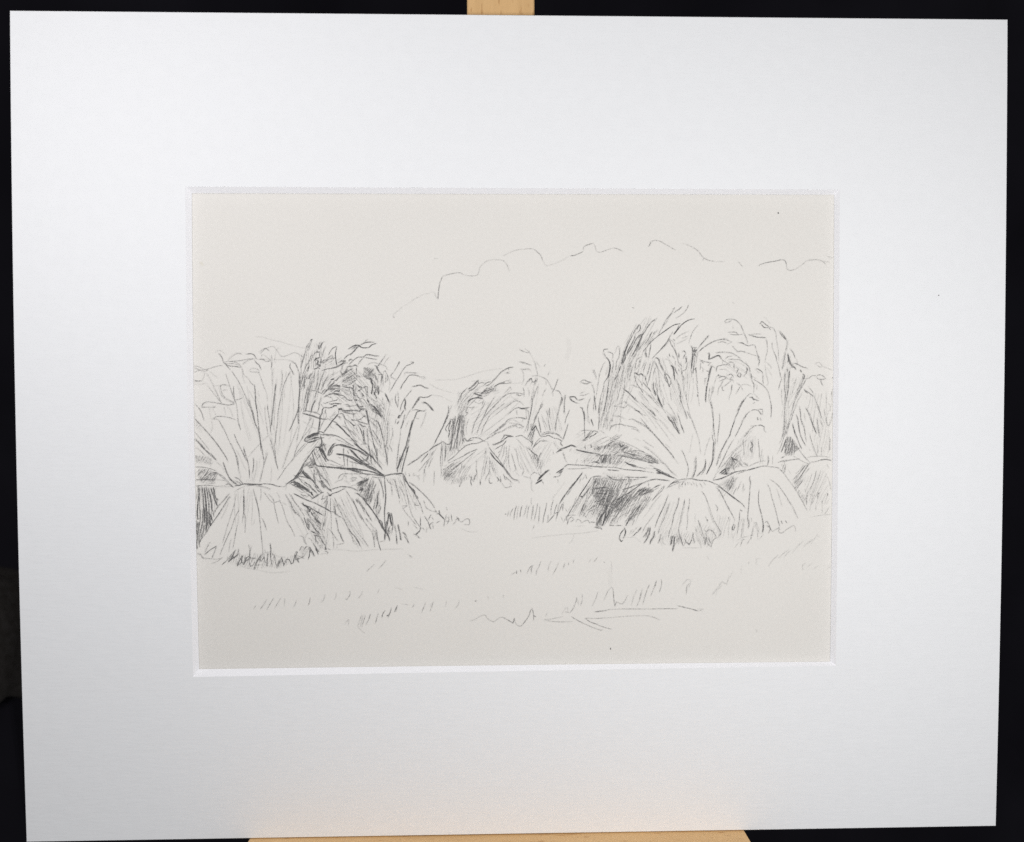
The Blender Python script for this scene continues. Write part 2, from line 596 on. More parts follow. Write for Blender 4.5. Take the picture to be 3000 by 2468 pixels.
9,5:4897 2978 99 122 98 123
7,0:5069 3211 148 122 123 73 124 37
4,0:5069 3272 -98 -196
4,0:5464 3443 74 12
5,0:4860 3052 -86 -147 -98 -172 -123 -146 -123 -147 -123 -123 -99 -110
6,0:4750 2807 -123 -147 -123 -147
3,0:5366 3076 -222 -98 -172 -122
3,0:5342 2929 -173 -74
3,0:5662 3271 -123 -147 -74 -122 -49 -171
2,0:5490 3051 -74 -171 -48 -196
2,0:5342 2855 -172 -98 -222 -97
4,0:5997 2940 -111 -135 -123 -122 -123 -172
3,0:6248 2781 -213 -98 -197 -123 -173 -147
3,0:4774 2831 124 -122 25 -123
5,0:4750 2831 49 -147 75 -122 74 -123 50 -147
4,5:4899 2537 74 -172 50 -147
4,0:4923 2782 -50 49
6,5:4011 2440 24 -122 25 -74
5,0:4110 2244 24 147 49 270
4,0:4035 2538 -24 -122
6,0:2693 2442 25 61 110 13
5,0:2706 2418 49 -123 74 -98
7,5:2804 2246 74 -122 25 -147
9,6:2890 2099 13 -147 -25 -171
8,6:2890 1903 -24 -171 -37 -98
6,0:2854 1658 -99 -122 -49 -98
5,0:2829 2430 98 -25 62 -61 -13 -122
5,0:2706 1438 -24 -171 -74 -246 -49 -269 -25 -246
4,0:2755 2124 -74 -98 -98 -244
3,0:3050 2393 74 195 49 25 37 -49 -12 -147
5,0:3185 2564 13 -171 -25 -123
4,0:3173 2246 -74 -123 -24 -269
3,0:2952 2197 49 -98 -49 -294
3,0:2361 1855 25 -73 49 -98
3,0:2361 1880 50 -37 49 -184 0 -73
3,0:2558 1757 -24 -245 -49 -319 -25 -147
2,0:2558 1586 25 171 49 122
5,0:1968 1489 74 61 74 0 123 -62
5,5:2017 1477 123 -37 99 24
6,0:2189 1513 123 -37
4,0:2312 1439 74 -172 25 -196
6,0:2411 1071 25 -221 24 -246
4,0:1968 1085 123 -1 148 61
3,0:1968 1146 148 48
3,0:1968 950 148 24
3,0:2288 998 -74 -221 -25 -245 0 -197 50 -123
5,0:2313 335 24 -123
4,0:2460 1022 -74 -196 0 -246
4,4:2878 1683 -49 -368 -24 -319
5,0:2854 1291 -74 -344 -49 -319 -24 -196
4,0:2633 874 -50 -294 -24 -295 -25 -285
3,0:2731 382 -49 -383
4,0:2830 407 -25 -172
2,6:3149 1805 -24 -319 -123 -343 -74 -319
3,0:3297 1805 -24 -246 -74 -367
3,0:3174 1584 -49 -270 25 -245
3,0:3371 1682 -24 -221 0 -344
3,0:3445 1657 98 392
3,5:3543 2123 -74 -196 -24 -319
3,0:3568 2098 -124 -49
4,5:3838 2196 -48 -196 -74 -123
3,0:3912 2294 -172 -123 -73 -318
3,0:3764 2465 -172 -293
4,0:4036 2097 -49 -122 -49 -147
5,0:4159 2097 -49 -221 -49 -171
4,0:4233 2072 -48 -220 -49 -246 -49 -147
4,0:4332 1974 -73 -245 -24 -196
3,0:3987 2097 -99 -196
2,6:3346 2000 -49 -392
3,5:3026 1560 99 98 -74 -343
4,0:3100 1462 -74 -147
2,0:2853 2001 -73 -293
H2,4.7,6.00,80:2875 1916 695 318 214 -426 -426 -958 -428 -745 -374 -52 106 1119
H2,4.15,6.00,72:3462 2765 427 424 1 -637 -427 -424
H2,5.25,6.00,30:1861 -104 748 50 1 -802 -856 111
3,0:3690 2392 -147 -343 -98 -245
3,0:3592 2343 -98 -245
3,0:3789 2539 -99 -245
3,0:3346 2049 -98 -391 -74 -246
3,0:3444 2049 -73 -294
3,0:3642 2049 -99 -294 -49 -245
3,0:3001 1658 -49 -294 -49 -294
3,0:3100 1805 -49 -294
3,0:3248 1559 -49 -343 -98 -343
3,0:2706 1217 -49 -392 -24 -246
3,0:2952 1315 -73 -368 -49 -245
4,0:4084 2881 -172 -220 -99 -171
3,0:4182 2979 -123 -220
3,0:4256 2881 -123 -147 -74 -98
3,0:3887 2734 -123 -293
H3.5,3,7.00,76:2769 1916 1121 636 -318 -1489 -427 -1066 -536 2
H3.5,3,7.00,64:3355 2765 533 743 428 -1 -426 -1167 -427 -212
H3,3,8.00,78:3677 2127 642 106 -212 -959 -429 2
#I
4,5:8445 1875 50 0 -25 -74
4,0:8421 1777 -24 -222 2 -296 78 -420
H3,5,5.07,86:8396 1752 75 -25 13 -1877 -124 -49 66 1285
H4,5,4.15,80:8495 1777 75 73 -44 -838 -49 -173
6,4:8545 1826 -23 -247 1 -172
5,5:8523 1456 -23 -271 -24 -222
2,6:8426 963 -21 -494 -22 -371 -48 -321
3,0:8300 1259 2 -246 26 -247
3,0:8771 1579 -98 -296 -48 -247
3,5:8970 1529 -72 -247 -74 -197 -122 -246 -73 -297 -97 -345 -73 -247
H3,5,4.61,65:8945 1578 100 -24 -122 -272 -173 -320 -50 49
2,6:8799 1135 -122 -370
3,0:8949 1085 -123 -173 -49 -148
4,0:8777 789 -98 -272 -49 -172 -98 -247 -97 -297
5,0:9070 1553 -123 -221 -173 -247
6,5:9023 1245 50 -74
6,5:9060 1183 63 -49
6,0:9048 1233 125 -99 126 -100
4,0:9323 1059 77 -198 76 -173 52 -173 76 -223
3,5:9426 762 76 -198
3,0:9147 1331 125 -148 77 -149
5,0:8865 702 39 -210 26 -247 102 -248 27 -238
5,4:8767 455 63 -161 27 -198 52 -336
6,4:9064 665 89 -149 76 -198 77 -199 102 -248
3,0:9028 492 27 -223
4,0:9429 342 28 -297 52 -288
6,0:8657 171 26 -148 76 -263
3,0:9652 613 52 -223 51 -198 51 -99 74 173 47 247
4,0:9800 811 51 -100 1 -148
4,0:9921 1255 -48 -197
3,0:9897 1132 3 -297
3,0:9573 1108 -24 -124
2,0:9476 663 130 -594
5,0:9918 1613 0 -12
3,0:9208 -153 1 -89
6,4:8649 149 77 -223 76 -198 77 -199 76 -149
5,4:8823 297 26 -223 52 -223 76 -198 102 -174
3,0:8923 297 101 -199 27 -223 52 -272
4,0:8855 -619 101 -149 126 -150 151 -149
5,4:9247 295 52 -173 76 -174 51 -99
3,0:9448 196 51 -199 28 -297
6,0:9213 -175 14 -99 51 -149
4,0:9278 -423 77 -199 51 -149 51 -99
3,0:9453 -473 3 -323
3,0:9579 -548 3 -323
3,0:9722 269 52 -174 74 50
4,0:9522 294 102 -223
H7,4,2.76,80:8477 -234 150 -37 253 -348 -125 -74 -99 -124 -224 -23 -26 148
6,5:8453 -320 -73 -223 -74 -173
4,0:8573 298 -98 -247 -97 -321 -98 -297 -98 -198
3,6:8449 298 -48 -272
4,0:8377 -147 -123 -296
H3,4,4.61,70:8374 299 174 -1 -97 -346 -123 -272
6,5:8307 -914 100 61
5,0:8209 -1050 174 61 175 12 199 24 125 11
3,0:8681 -842 176 -100 176 -100 175 -75
4,0:8333 -1038 225 48
5,0:9258 -1043 175 24 150 49 175 12
5,5:9583 -982 150 24 175 -38
5,0:9732 -946 176 -50
3,0:9132 -918 125 49 199 11 226 -1 150 -38
4,0:9258 -1068 -125 -24
H5,4,3.92,55:8959 -1141 274 24 -73 -174 -174 -197 -173 -198 -73 -248 -53 348
5,4:8765 -1934 123 173 124 173
4,0:8764 -1860 198 273
5,5:8738 -1686 49 99
5,0:9423 -1317 -61 -273 -73 -198 -74 -149
4,0:9215 -1937 -74 -124 -23 -323
3,0:9560 -1317 -97 -323 -98 -298 -49 -149 -48 -248 -48 -249
5,0:9216 -2061 100 -1
3,0:9759 -1120 76 -124
3,0:9762 -1492 77 -150 52 -299
5,0:9491 -2013 -24 -174
5,0:9491 -2038 50 25
5,4:9618 -2238 1 -99
5,0:9792 -2040 0 -50
3,0:9419 -2386 2 -199
3,0:9619 -2387 3 -274
3,0:9697 -2687 75 100 74 124
2,0:9272 -2784 225 49 276 23 125 12
H4,5,5.53,60:8814 -1910 101 -75 227 -200 1 -149 -176 100
4,0:9064 -1886 26 -125
4,0:8408 -1063 26 -125 -24 -173
H4,4,4.61,70:8309 -1112 150 24 -23 -298 -51 50
3,0:8535 -1287 76 -125
3,0:9826 -227 29 -422
3,6:9852 -326 -22 -372
2,0:9858 -946 -2 198
3,0:9205 -646 12 -24
H2,4.7,6.00,86:8407 1905 129 107 -11 -1392 -102 -858 -87 0
H2,4.7,6.00,65:8896 1583 162 0 -265 -642 -160 -322
H5,3.05,3.60,65:8488 -260 151 -22 241 -345 -258 -214 -239 87
H3,4.15,5.00,52:9025 -1156 250 32 -407 -677 -196 55
H3.5,3,6.00,85:8365 1798 203 320 -17 -2142 -171 -322
H3,3,7.00,62:8626 1584 486 106 -477 -1392 -109 107
H3.5,3,7.00,66:8974 -1532 759 211 118 -1080 -653 4
H3,2.8,8.00,80:9063 1047 757 105 17 -1935 -435 3
#H
7,5:6354 -1387 99 86 75 49 50 -149 -149 1
H8,4,3.00,30:6354 -1375 174 148 149 24 -24 -149 -100 -74
H5,4,3.46,60:6527 -1178 198 296 80 -99 1 -248 -154 -48
7,5:6725 -869 80 -137
H4,4,4.15,60:6480 -1623 327 171 2 -297 -153 -223 -76 174 -249 51
7,5:6712 -869 50 -62 76 -125
7,5:6762 -907 150 -75
4,0:6912 -982 -50 50
H5,4,3.69,55:6687 -882 199 173 101 -273 100 -149 -223 -98 -150 50 -150 26
5,0:6789 -1179 50 -149
4,0:6962 -982 100 -174 100 -25
3,0:7136 -1032 101 -125
4,0:7011 -957 151 -150 99 -25
6,0:6268 -1573 149 37 149 61 99 36
6,0:6541 -1426 124 37 174 49
7,4:6665 -1439 100 62 149 49 149 24 125 24
5,0:6889 -1403 150 49 223 73 199 49 150 49 174 24 175 -26 150 -13 150 -38
6,0:7237 -1281 175 49 199 49
3,0:7262 -1182 199 99 199 73 149 12
3,0:7311 -1132 249 98
4,0:8260 -1261 126 -125 126 -174 151 -200 127 -174 126 -225 102 -175 127 -249
4,0:8260 -1286 175 -50
H3,4,4.61,60:6418 -1673 347 172 125 -50 -247 -420 -125 50
H4,4,4.15,60:6567 -1624 148 148 200 -51 -148 -222 -99 -173 -125 125
5,4:6767 -1749 -124 -198
4,0:6892 -1849 -74 -124 -25 -74
3,0:7040 -1651 -123 -272
3,0:7166 -1850 -74 -124
3,6:7115 -1726 -23 -198
6,0:6319 -1796 175 -125 149 -100 151 -125 150 -100 125 -100 100 -125
5,5:6643 -2021 201 -150 175 -150
4,0:6269 -1796 150 -50
3,0:6344 -1920 151 -274 126 -274 125 -199 101 -200
6,0:7020 -2545 50 -25
5,4:7326 -1479 -25 -99 38 -100
4,0:7339 -1579 -12 -173 -24 -174
5,0:7316 -1926 -19 -248 -16 -248 -23 -224 -11 -248
4,5:7246 -2820 51 -174 -24 -124
5,0:7615 -1903 -24 -149 1 -223 39 -224
5,5:7631 -2474 39 -150 38 -149 39 -224
7,6:7747 -2972 1 -150 -24 -149
4,0:7864 -1730 75 -125 77 -298 77 -250 77 -274 51 -224 51 -175
5,0:8221 -2901 26 -75
4,0:7963 -1582 175 -125 126 -125 126 -175 152 -224
4,0:8516 -2206 152 -225 102 -200 76 -175
2,0:8164 -1856 102 -324 77 -249
5,4:8321 -2902 26 -75
6,4:8459 -2903 38 -50
3,0:6995 -2594 2 -199 -37 -224 -36 -273
4,0:6996 -2619 -12 -224
3,0:7121 -2819 -23 -248 -48 -349
3,0:7073 -3092 1 -199
3,5:7296 -2820 -23 -298
3,0:7371 -2796 13 -99
5,0:6823 -2991 -50 -74 -11 -100 62 25 24 124
3,0:7447 -2970 75 24 50 -125 51 -100
4,0:7447 -3045 -73 -298 -24 -75
3,0:7497 -2996 76 -174 51 -100
4,0:7349 -3343 75 -1
4,0:7797 -2948 74 49 76 -149 26 -100 75 -76
4,5:7872 -3048 101 -75 -49 -149
3,0:8048 -3224 175 99 26 -125 100 -25 174 123 175 98 75 -75 1 -125
5,0:8248 -3100 25 -75
3,0:7573 -3220 2 -249
3,0:7625 -3470 124 149
3,0:6926 -3514 99 74 249 73
3,0:7026 -3689 74 198 75 25
4,0:7350 -3468 25 50
3,0:7226 -3641 124 198
2,0:6775 -3289 26 -249
5,4:7050 -3485 5 -10
3,0:6852 -3713 124 149
6,0:6297 -2466 -12 -99
3,0:6647 -2766 1 -50
5,4:7332 -340 25 -99 1 -74
5,5:7332 -390 75 -124 -74 -98 26 -124
4,0:7406 -341 -23 -296 1 -223
4,0:7580 -317 1 -148 26 -149 2 -322
3,0:7707 -639 -48 -222 -24 -223
H3,4,4.61,88:7658 -812 100 24 2 -297 -75 0
5,0:7895 -838 14 -149 -37 -148
3,0:8032 -838 2 -273
3,0:7107 -290 2 -222 26 -347
3,0:6961 -759 75 -223
3,6:7236 -1082 -24 -99
4,0:5712 2605 98 110 98 147 87 86
4,0:5712 2470 148 123 173 110 173 73 198 37 173 -25 124 -49
4,0:6280 2715 149 24 149 -49
3,0:6280 2776 173 61 124 -24
3,0:6726 2739 -148 -74
4,0:6601 3033 99 12 148 -12 75 -61
4,0:6650 2984 124 -24 149 -1 173 25
4,0:6525 3328 -25 61 74 49 124 12 123 -25 100 -73 75 -98
5,0:6996 3278 50 -122 50 -123 50 -98
4,0:7121 2959 76 -147 25 -123
3,0:6525 3328 99 24 98 61
2,0:6748 3229 13 -73
6,0:6937 2714 111 -12 75 -37
5,0:7098 2665 149 -50 99 25 100 -13 38 -110
4,0:7484 2517 38 -148 50 -98 26 -123 -37 -172
4,0:7535 2320 38 -197
5,0:7245 2959 125 -37 124 -37 174 -12 124 -13
3,0:7295 2959 149 24 198 0
4,0:7792 2836 38 -123 13 -148
3,0:7843 2565 1 -147 -48 -148 -24 -172
7,0:7603 3302 62 74 124 -98 100 -74
6,0:7640 3302 75 -98 100 -24 74 -1
5,0:7889 3204 124 -37 50 -61 51 -99
5,0:7889 3179 50 -61
4,0:8114 3007 14 -196 25 -148
3,0:8140 2737 52 -270 1 -148 26 -197
2,0:7738 3523 200 -221
6,0:8238 3069 50 -111 75 -86 88 -86
5,0:8262 3056 76 -98 100 -123
4,0:8463 2786 1 -123 -48 -221
3,6:8416 2442 -48 -271 -48 -295
H3,4,5.07,75:8318 2270 123 98 2 -296 -122 -246
5,0:7992 2590 51 -148 76 -172 25 -123
4,0:7992 2713 1 -148
4,0:8144 2147 51 -148 26 -123 51 -222
4,0:8247 1679 51 -99 -49 -148 -49 -197
5,0:8552 2515 88 -98 51 -99 38 -98
7,5:8491 2368 26 -173 -24 -98
7,7:8517 2220 51 -148 50 -74
H6,4,3.23,70:8479 2343 88 -99 26 -172 75 -123 -99 25 -76 147
7,5:8619 1949 74 0 51 -74
4,0:8643 2072 50 -123
3,0:8766 2195 51 -173
5,0:8692 2072 125 -50 150 -74 150 -37
3,0:8792 2121 -24 -123
3,0:9042 1948 75 -74
3,0:9365 2046 75 49 75 -25 75 -98 -74 -25 -126 74
2,0:9565 1972 150 -50 176 -74
6,5:8893 1850 26 -50
6,6:8969 1726 50 -49 -24 -123
5,0:8969 1677 1 -123
4,0:9045 1578 124 25 99 73 125 0
4,0:9394 1627 74 74 125 -25 100 -87
4,0:9394 1627 125 -75 174 25
4,0:9519 1577 51 -148 50 -74
5,0:6739 2591 37 -12
3,0:6776 2567 100 -99 75 -37
4,0:6901 2419 99 25 174 -37
3,0:7174 2407 174 -62 174 -50 75 -73
4,0:6220 2408 136 12 198 0 149 -25 149 -74 149 -98
4,0:6530 2223 74 49 124 25
6,4:5960 2372 49 24 13 -98 -24 -98
6,5:6010 2200 99 36 99 49 99 25 75 -62
6,0:6109 2273 99 -25
6,0:5997 2347 1 -147 74 12
5,0:6307 2310 100 -111 74 -74
5,0:5763 2176 99 -50 99 -24 99 -13
6,5:5986 2003 49 74
4,0:5738 2151 99 -74 -49 49
4,0:5764 1955 74 -74
5,0:5813 1905 1 -98
5,0:5738 2077 -11 -196
5,0:5937 1831 50 -12
3,0:6085 1978 75 -24 50 -50
4,0:6630 2186 99 12 124 -12 124 -13 100 -61
5,0:7077 2112 124 -87 75 -98 26 -123
3,0:6506 2174 25 -74 99 -49 50 -49
5,0:6630 2100 74 0 75 -25 25 -73
6,5:6779 2002 26 -99
5,0:6235 1806 24 148 99 48 148 25 125 -13
3,0:6334 1880 173 -1
5,4:6259 1929 -37 -98
4,0:6432 2125 0 -98
3,0:7302 1828 25 -147 51 -173 50 -123 -11 -247
5,0:7327 1755 38 -148
5,0:7403 1484 26 -173
5,0:7202 1927 25 -74 -49 -98 -74 -98
5,0:7177 1952 25 -123 -74 -49
6,0:7214 1902 -12 -49
5,0:6879 1928 50 -50 -49 -98
4,0:6904 1903 -24 -147
5,0:6979 1780 38 -74 -37 -74 -87 50 61 73
5,5:6310 1708 -13 -25
5,0:6310 1609 124 49 99 -25 0 -49
4,0:6285 1683 174 -25
5,0:6583 1682 99 49 74 -49 25 -49
4,0:6558 1682 25 -98 99 0
5,0:6756 1657 -98 -98 99 -25 25 -49
5,0:6335 1511 124 49 74 24
4,0:6459 1535 -73 -147 -74 -123 -24 -173
3,0:6757 1584 -124 -123 -197 -147
5,0:6411 1363 25 -123 50 -25
4,0:6733 1387 -24 -197 -49 -148 -24 -123
4,5:6733 1387 -24 -123
4,0:6163 1364 -37 -247
3,0:6882 1460 124 -99 76 -148
4,0:7006 1361 -74 -123 -73 -123
3,0:7006 1386 174 24 149 -49
5,0:6110 2003 -49 -123 -49 -196 -48 -222
6,5:6036 1905 -48 -246
6,5:5927 1364 -11 -221 -12 -271
5,0:5964 1462 -37 -172 -23 -246
3,0:6039 1339 -24 -246 -24 -197
4,0:5889 1586 -24 -99
3,0:5864 1586 74 24
5,4:7500 1902 74 -25 100 -74 26 -49
3,0:7475 1902 75 -99 75 -24
4,0:7700 1754 1 -222 25 -99
5,0:7427 1557 125 -74 150 -99
4,0:7702 1384 100 -99 75 -123 51 -173 39 -197
5,0:7967 816 14 -222 -11 -222
4,0:7528 1385 -12 -124
3,0:7377 1656 125 -74
3,0:7773 2000 26 -222 51 -197 26 -148 -50 -49
3,0:7822 2098 125 -123 25 -74
2,0:7848 1926 150 -247
4,0:7453 1434 1 -98
5,4:7182 1004 -74 -111 -74 -123 -73 -148 -49 -148
6,5:7133 942 -99 -148 -74 -147 -49 -99
5,4:6911 524 -73 -173 -49 -173 -74 -197 -48 -212
3,0:7182 1016 124 98 99 -25
7,0:7294 1003 87 0 25 -62 75 -12 87 -25
8,5:7356 991 100 -62
3,0:7455 1089 125 -124
3,0:7407 818 49 24
5,0:7334 571 74 37 100 0 75 -37 75 -99
6,5:7608 546 62 -87
4,0:7607 632 100 -12 1 -149
4,0:7532 620 125 0
5,0:7210 498 -99 -173 -98 -222 -98 -197 -74 -138
4,0:7309 572 -99 -99 -74 -148
5,5:7546 361 13 -62
4,0:7634 348 25 -74
4,0:7336 102 100 0 124 24
7,0:7560 126 100 0 100 -50
6,0:7760 76 0 -99 51 -74
4,0:7312 -21 -99 -123 -99 -89
4,0:7312 3 149 99
4,5:7238 -120 -99 -113
4,0:6041 871 50 -197 52 -370 52 -533
3,0:6340 501 2 -296 -48 -420
2,0:6168 205 -73 -434
H3,4.15,5.00,45:6696 -714 589 748 109 -107 -428 -696 -537 -588 -55 107
H4,3.6,4.50,50:6375 -1357 376 374 217 -162 -161 -161
H3,4.15,5.00,60:6431 -1734 431 213 -53 -322 -215 -107
H2,4.15,6.00,85:7072 -340 431 105 -50 -644 -324 -106
H3,2.8,8.00,-35:6358 2229 861 -108 111 -534 -754 108
H3,2.8,8.00,75:6910 -339 539 105 -104 -752 -432 2
H3,3,8.00,80:6273 -2702 975 -114 -105 -648 -866 7
H3.5,3,7.00,60:6270 -1948 646 427 -105 -538 -432 -105
#B
4,0:-6350 2810 -50 -121 -74 -170 -98 -145 -100 -315 -2 -219
3,0:-6547 2471 74 169 98 146
3,0:-6522 2592 73 48 23 -121 -73 -48
4,0:-6674 1865 -14 -219 -38 -194
3,0:-6602 1792 95 -146 122 121
6,0:-6483 1646 49 -25 73 146
6,0:-6582 1330 -11 122 25 145
4,0:-6431 2010 -123 -218 -123 -292
5,0:-6431 2010 -50 -170
4,0:-6485 1354 -76 -340 -53 -389
4,0:-6398 1646 -64 -389 -78 -486 -1 -146
5,0:-6651 552 62 73 193 -25 193 -49 120 -74
7,0:-6651 552 157 -49 193 -49 193 -74 233 -25
3,0:-6349 454 -123 -219 -223 -511
3,0:-6301 429 -76 -341 -198 -413
2,0:-6641 309 192 -123 241 -123
8,0:-6661 -2219 11 -62 97 -49 109 -38 23 -49
8,6:-6662 -2293 108 -62 85 -86 11 -61
7,6:-6541 -2355 59 -123 24 -24 38 97
5,0:-6722 -2243 36 -13 24 -37
7,0:-6420 -2405 72 -37 72 -49 97 -50 73 -50 60 -37
7,0:-6422 -2515 24 -61 48 -62 49 -13
6,0:-6398 -2576 73 11 49 49
6,7:-6290 -2688 24 -61 60 -62 73 -62
7,5:-6278 -2700 48 -74 97 -86
3,8:-6542 -2465 35 -86 60 -111
3,8:-6326 -2675 71 -172 84 -99
5,0:-6298 -2344 -13 -49 36 -25
4,0:-6166 -2419 -13 -85
4,0:-6057 -2468 -25 -86
4,0:-6227 -2541 -1 -86
5,0:-6146 -2922 24 -73
6,0:-6630 -2673 24 -98 35 -99 35 -123 48 -74
7,5:-6559 -2882 61 -49 23 -87
7,0:-6499 -3030 17 -37
H6,4,3.23,-15:-6606 -2722 133 -50 35 -197 -50 -85 -71 135
6,0:-6545 -2723 108 -111 84 -111 72 -123 84 -74 60 -74
5,0:-6427 -3116 96 -38 73 -37
7,0:-6427 -3104 72 -49 97 -38
4,0:-6244 -3031 -61 -25
H5,4,3.46,-15:-6305 -3043 145 -112 59 -135 -110 -36 -71 135
7,0:-6331 -3227 48 -62 11 -98 -1 -99
6,0:-6307 -3252 73 -1 48 -49
6,0:-6272 -3412 60 -50 12 -61
6,0:-6358 -3485 48 -99 47 -86 73 -62
7,6:-6310 -3584 36 -49 11 -74 73 -37
7,0:-6287 -3682 48 -74 36 -87
H6,4,2.76,-70:-6311 -3633 146 -38 -13 -110 -85 49
4,0:-6174 -3314 84 -75 72 -123 49 -37
H4,3.5,3.23,60:-6176 -3536 121 0 -13 -148 -85 1
6,0:-6031 -3672 72 -25 -36 62
5,0:-5995 -3734 84 -49 -12 -50
4,0:-5898 -3673 73 -25
5,0:-5982 -3623 36 -62
2,0:-6143 -3843 122 23 98 0
7,0:-6257 -499 97 -25 48 -61 73 -13 23 -85
7,0:-6112 -585 23 -98 48 -110 60 -49 36 -98
8,5:-6088 -573 72 -74 48 -110 60 -110
6,0:-6160 -536 73 73 25 73
5,6:-6087 -463 98 24 73 24
7,0:-6269 -511 -86 -122 -74 -109 -61 -86 -86 -109 -74 -97 -49 -110 -86 -134 -86 -122 -62 -85
6,0:-6933 -1510 61 61 62 110 110 122 99 219
5,6:-6896 -1449 111 159
5,0:-6367 -682 35 -110 23 -85 24 -98
8,0:-6285 -975 47 -74 49 -37 97 0 121 -25
5,0:-6282 -584 -1 -110 48 -37
6,5:-6355 -706 34 -147 48 -122
3,6:-6417 -828 84 -86 47 -110
H6,4,3.00,35:-6576 -949 146 11 169 -62 -50 -122 -170 1 -157 25
6,0:-6481 -1157 73 24 97 -1
5,0:-6651 -1144 110 72 133 -49
7,0:-6675 -1169 47 -85 84 -86 85 -74 60 -74
8,5:-6700 -1230 84 -110 84 -86 84 -50 73 -24
7,5:-6640 -1316 96 -86 84 -61 48 -25
H6,5,2.76,-35:-6724 -1230 97 -12 204 -185 48 -73 -169 62
8,5:-6375 -1500 60 -86 35 -62
8,0:-6292 -1635 48 -50 60 -61 12 -37
7,0:-6292 -1660 36 -74 36 -24 48 -25
6,0:-6268 -1746 71 -98 97 -74
6,0:-6172 -1783 48 -61 60 -62
7,0:-6947 -1668 73 11 48 -49 72 -37
7,6:-6946 -1546 73 -49 84 -38 72 -49 73 -49 84 -62 96 -49
6,6:-6910 -1620 121 -74 120 -74 121 -62 84 -49
H6,4,2.76,-28:-6921 -1558 144 -50 229 -148 121 -99 -49 -36 -193 86 -181 99
8,5:-6500 -1867 72 -37 49 0
9,6:-6416 -1904 36 -61 36 -50
6,0:-6594 -1585 60 -49 96 -50 48 -73 84 -86 84 -87
7,0:-6594 -1591 60 -43
4,5:-6486 -1683 72 -86 72 -74 84 -74
5,0:-6366 -1806 60 -50
4,0:-6799 -1388 97 -37 109 -13
3,0:-6848 -1473 145 -38 85 -49
3,0:-6911 -1742 108 -86 96 -74 122 -1 96 -111 -74 -60
4,0:-6731 -1951 60 -62 72 -74
8,0:-6393 -2112 85 48 86 61 85 36
7,0:-6137 -1967 61 49 49 12
4,0:-6332 -2088 85 36 73 24
5,0:-6090 -2126 49 24
7,0:-6950 -1938 121 -61 121 -62 120 -62 133 -50 133 -50 145 -74 145 -75 109 -62 121 -68
6,0:-5802 -2502 97 -31 109 -99 121 -62
5,5:-6311 -1171 10 -171 -25 -85 47 -123 12 -61
4,5:-6226 -1122 23 -122 -25 -110
5,5:-6179 -1220 36 -123 23 -110 24 -61
8,6:-6133 -1538 60 -25 24 -49
6,0:-6085 -1563 11 -123 24 -73
6,6:-6048 -1563 35 -98 85 -74 47 -74
7,0:-5999 -1490 48 -25 60 -86
4,5:-6095 -1318 48 -111 72 -86
5,6:-5905 -1772 61 -50 48 -37
5,0:-6050 -1698 36 -61 73 36
7,4:-5881 -1821 73 -13 36 -49
6,5:-6373 2804 38 22
4,0:-6343 2804 -31 -91 -31 -76 -16 -91 -61 -75
4,0:-6480 2668 -31 -76 60 -31
4,0:-6542 2471 -16 -121 -31 -91 -47 -91 -47 -167
4,0:-6362 2349 45 -30 -31 -91 -31 -91
5,0:-6362 2349 -31 -91 -62 -151 -61 -91 -47 -121 -61 -121
5,0:-6500 2107 -32 -121
6,0:-6426 2016 -31 -106 -16 -76
5,0:-6625 1743 -32 -182 -47 -182
6,5:-5966 2758 -61 -46 -30 -75 -31 -61
3,6:-6056 2758 -46 -61 -16 -106
4,6:-6148 2652 29 -106 61 45
7,0:-6180 2440 60 0
5,0:-6165 2470 -76 -60 -61 -76
4,0:-5922 2621 -31 -91 -46 -121 -16 -106
5,0:-6104 2455 -1 -106 14 -91
6,5:-6273 2167 46 61 75 30 61 15
5,7:-6197 2213 44 -76 -61 -91
6,6:-6184 2076 90 -61 -60 -30
6,0:-6091 2288 29 -91 -31 -91 61 15
6,5:-6306 1925 76 -1 75 31 61 -31
6,0:-6077 2121 76 46 76 45
5,0:-6002 2076 91 91 91 45 91 45
5,0:-5834 2348 47 91 76 106 76 46 76 7
7,0:-5574 2598 -32 -129 -16 -121 14 -121 14 -122 22 -91
5,6:-5880 2227 76 61 91 60
5,0:-5758 2333 60 -30 -31 -61
6,0:-5638 2257 -61 -15 -90 -30
3,0:-5850 2151 90 -15 76 76
6,0:-6019 1878 106 38 121 15 76 8
8,5:-5747 1939 91 22 107 38 60 30
7,5:-5489 2029 76 46 77 60
5,7:-5518 2105 91 61 91 -1
8,6:-5382 2150 61 15
6,5:-5351 2226 107 106 122 61 91 91 76 91 77 60
7,5:-5212 2537 91 53 76 45 91 15 76 -15 45 -30
4,8:-5091 2529 107 91
5,6:-5168 2347 91 91 92 91
7,0:-4909 2635 121 -61 121 -7 91 22 92 76 136 38
5,5:-4878 2635 136 76 137 30 182 0
4,0:-4741 2741 122 91
7,6:-5200 2165 46 46 45 -16
6,0:-5216 2044 122 121 122 91 61 30
6,0:-4911 2286 121 0 45 15 92 61 106 -8 121 -23 151 -15
5,0:-4790 2286 106 -15 136 -31 212 -31
3,0:-4898 2074 46 91 92 91
7,6:-5262 1983 76 15 91 0
6,0:-5095 1998 91 30 75 -45
5,0:-4975 1967 0 -106 14 -106
6,5:-4961 1739 75 -60 45 -31
5,6:-5429 1892 16 107 76 91 76 15
5,6:-5460 1832 59 -122 61 61 62 91 16 91
4,5:-5401 1680 92 106 107 91 106 45
H4,5,3.74,30:-5400 1832 274 121 165 -168 -47 -228 -183 -121 -242 16
5,0:-5433 1452 121 -46 151 45 92 76 106 60
5,0:-5448 1497 137 91 152 91 107 45
4,0:-4961 1739 -2 -152
4,6:-5599 1559 77 91 121 60
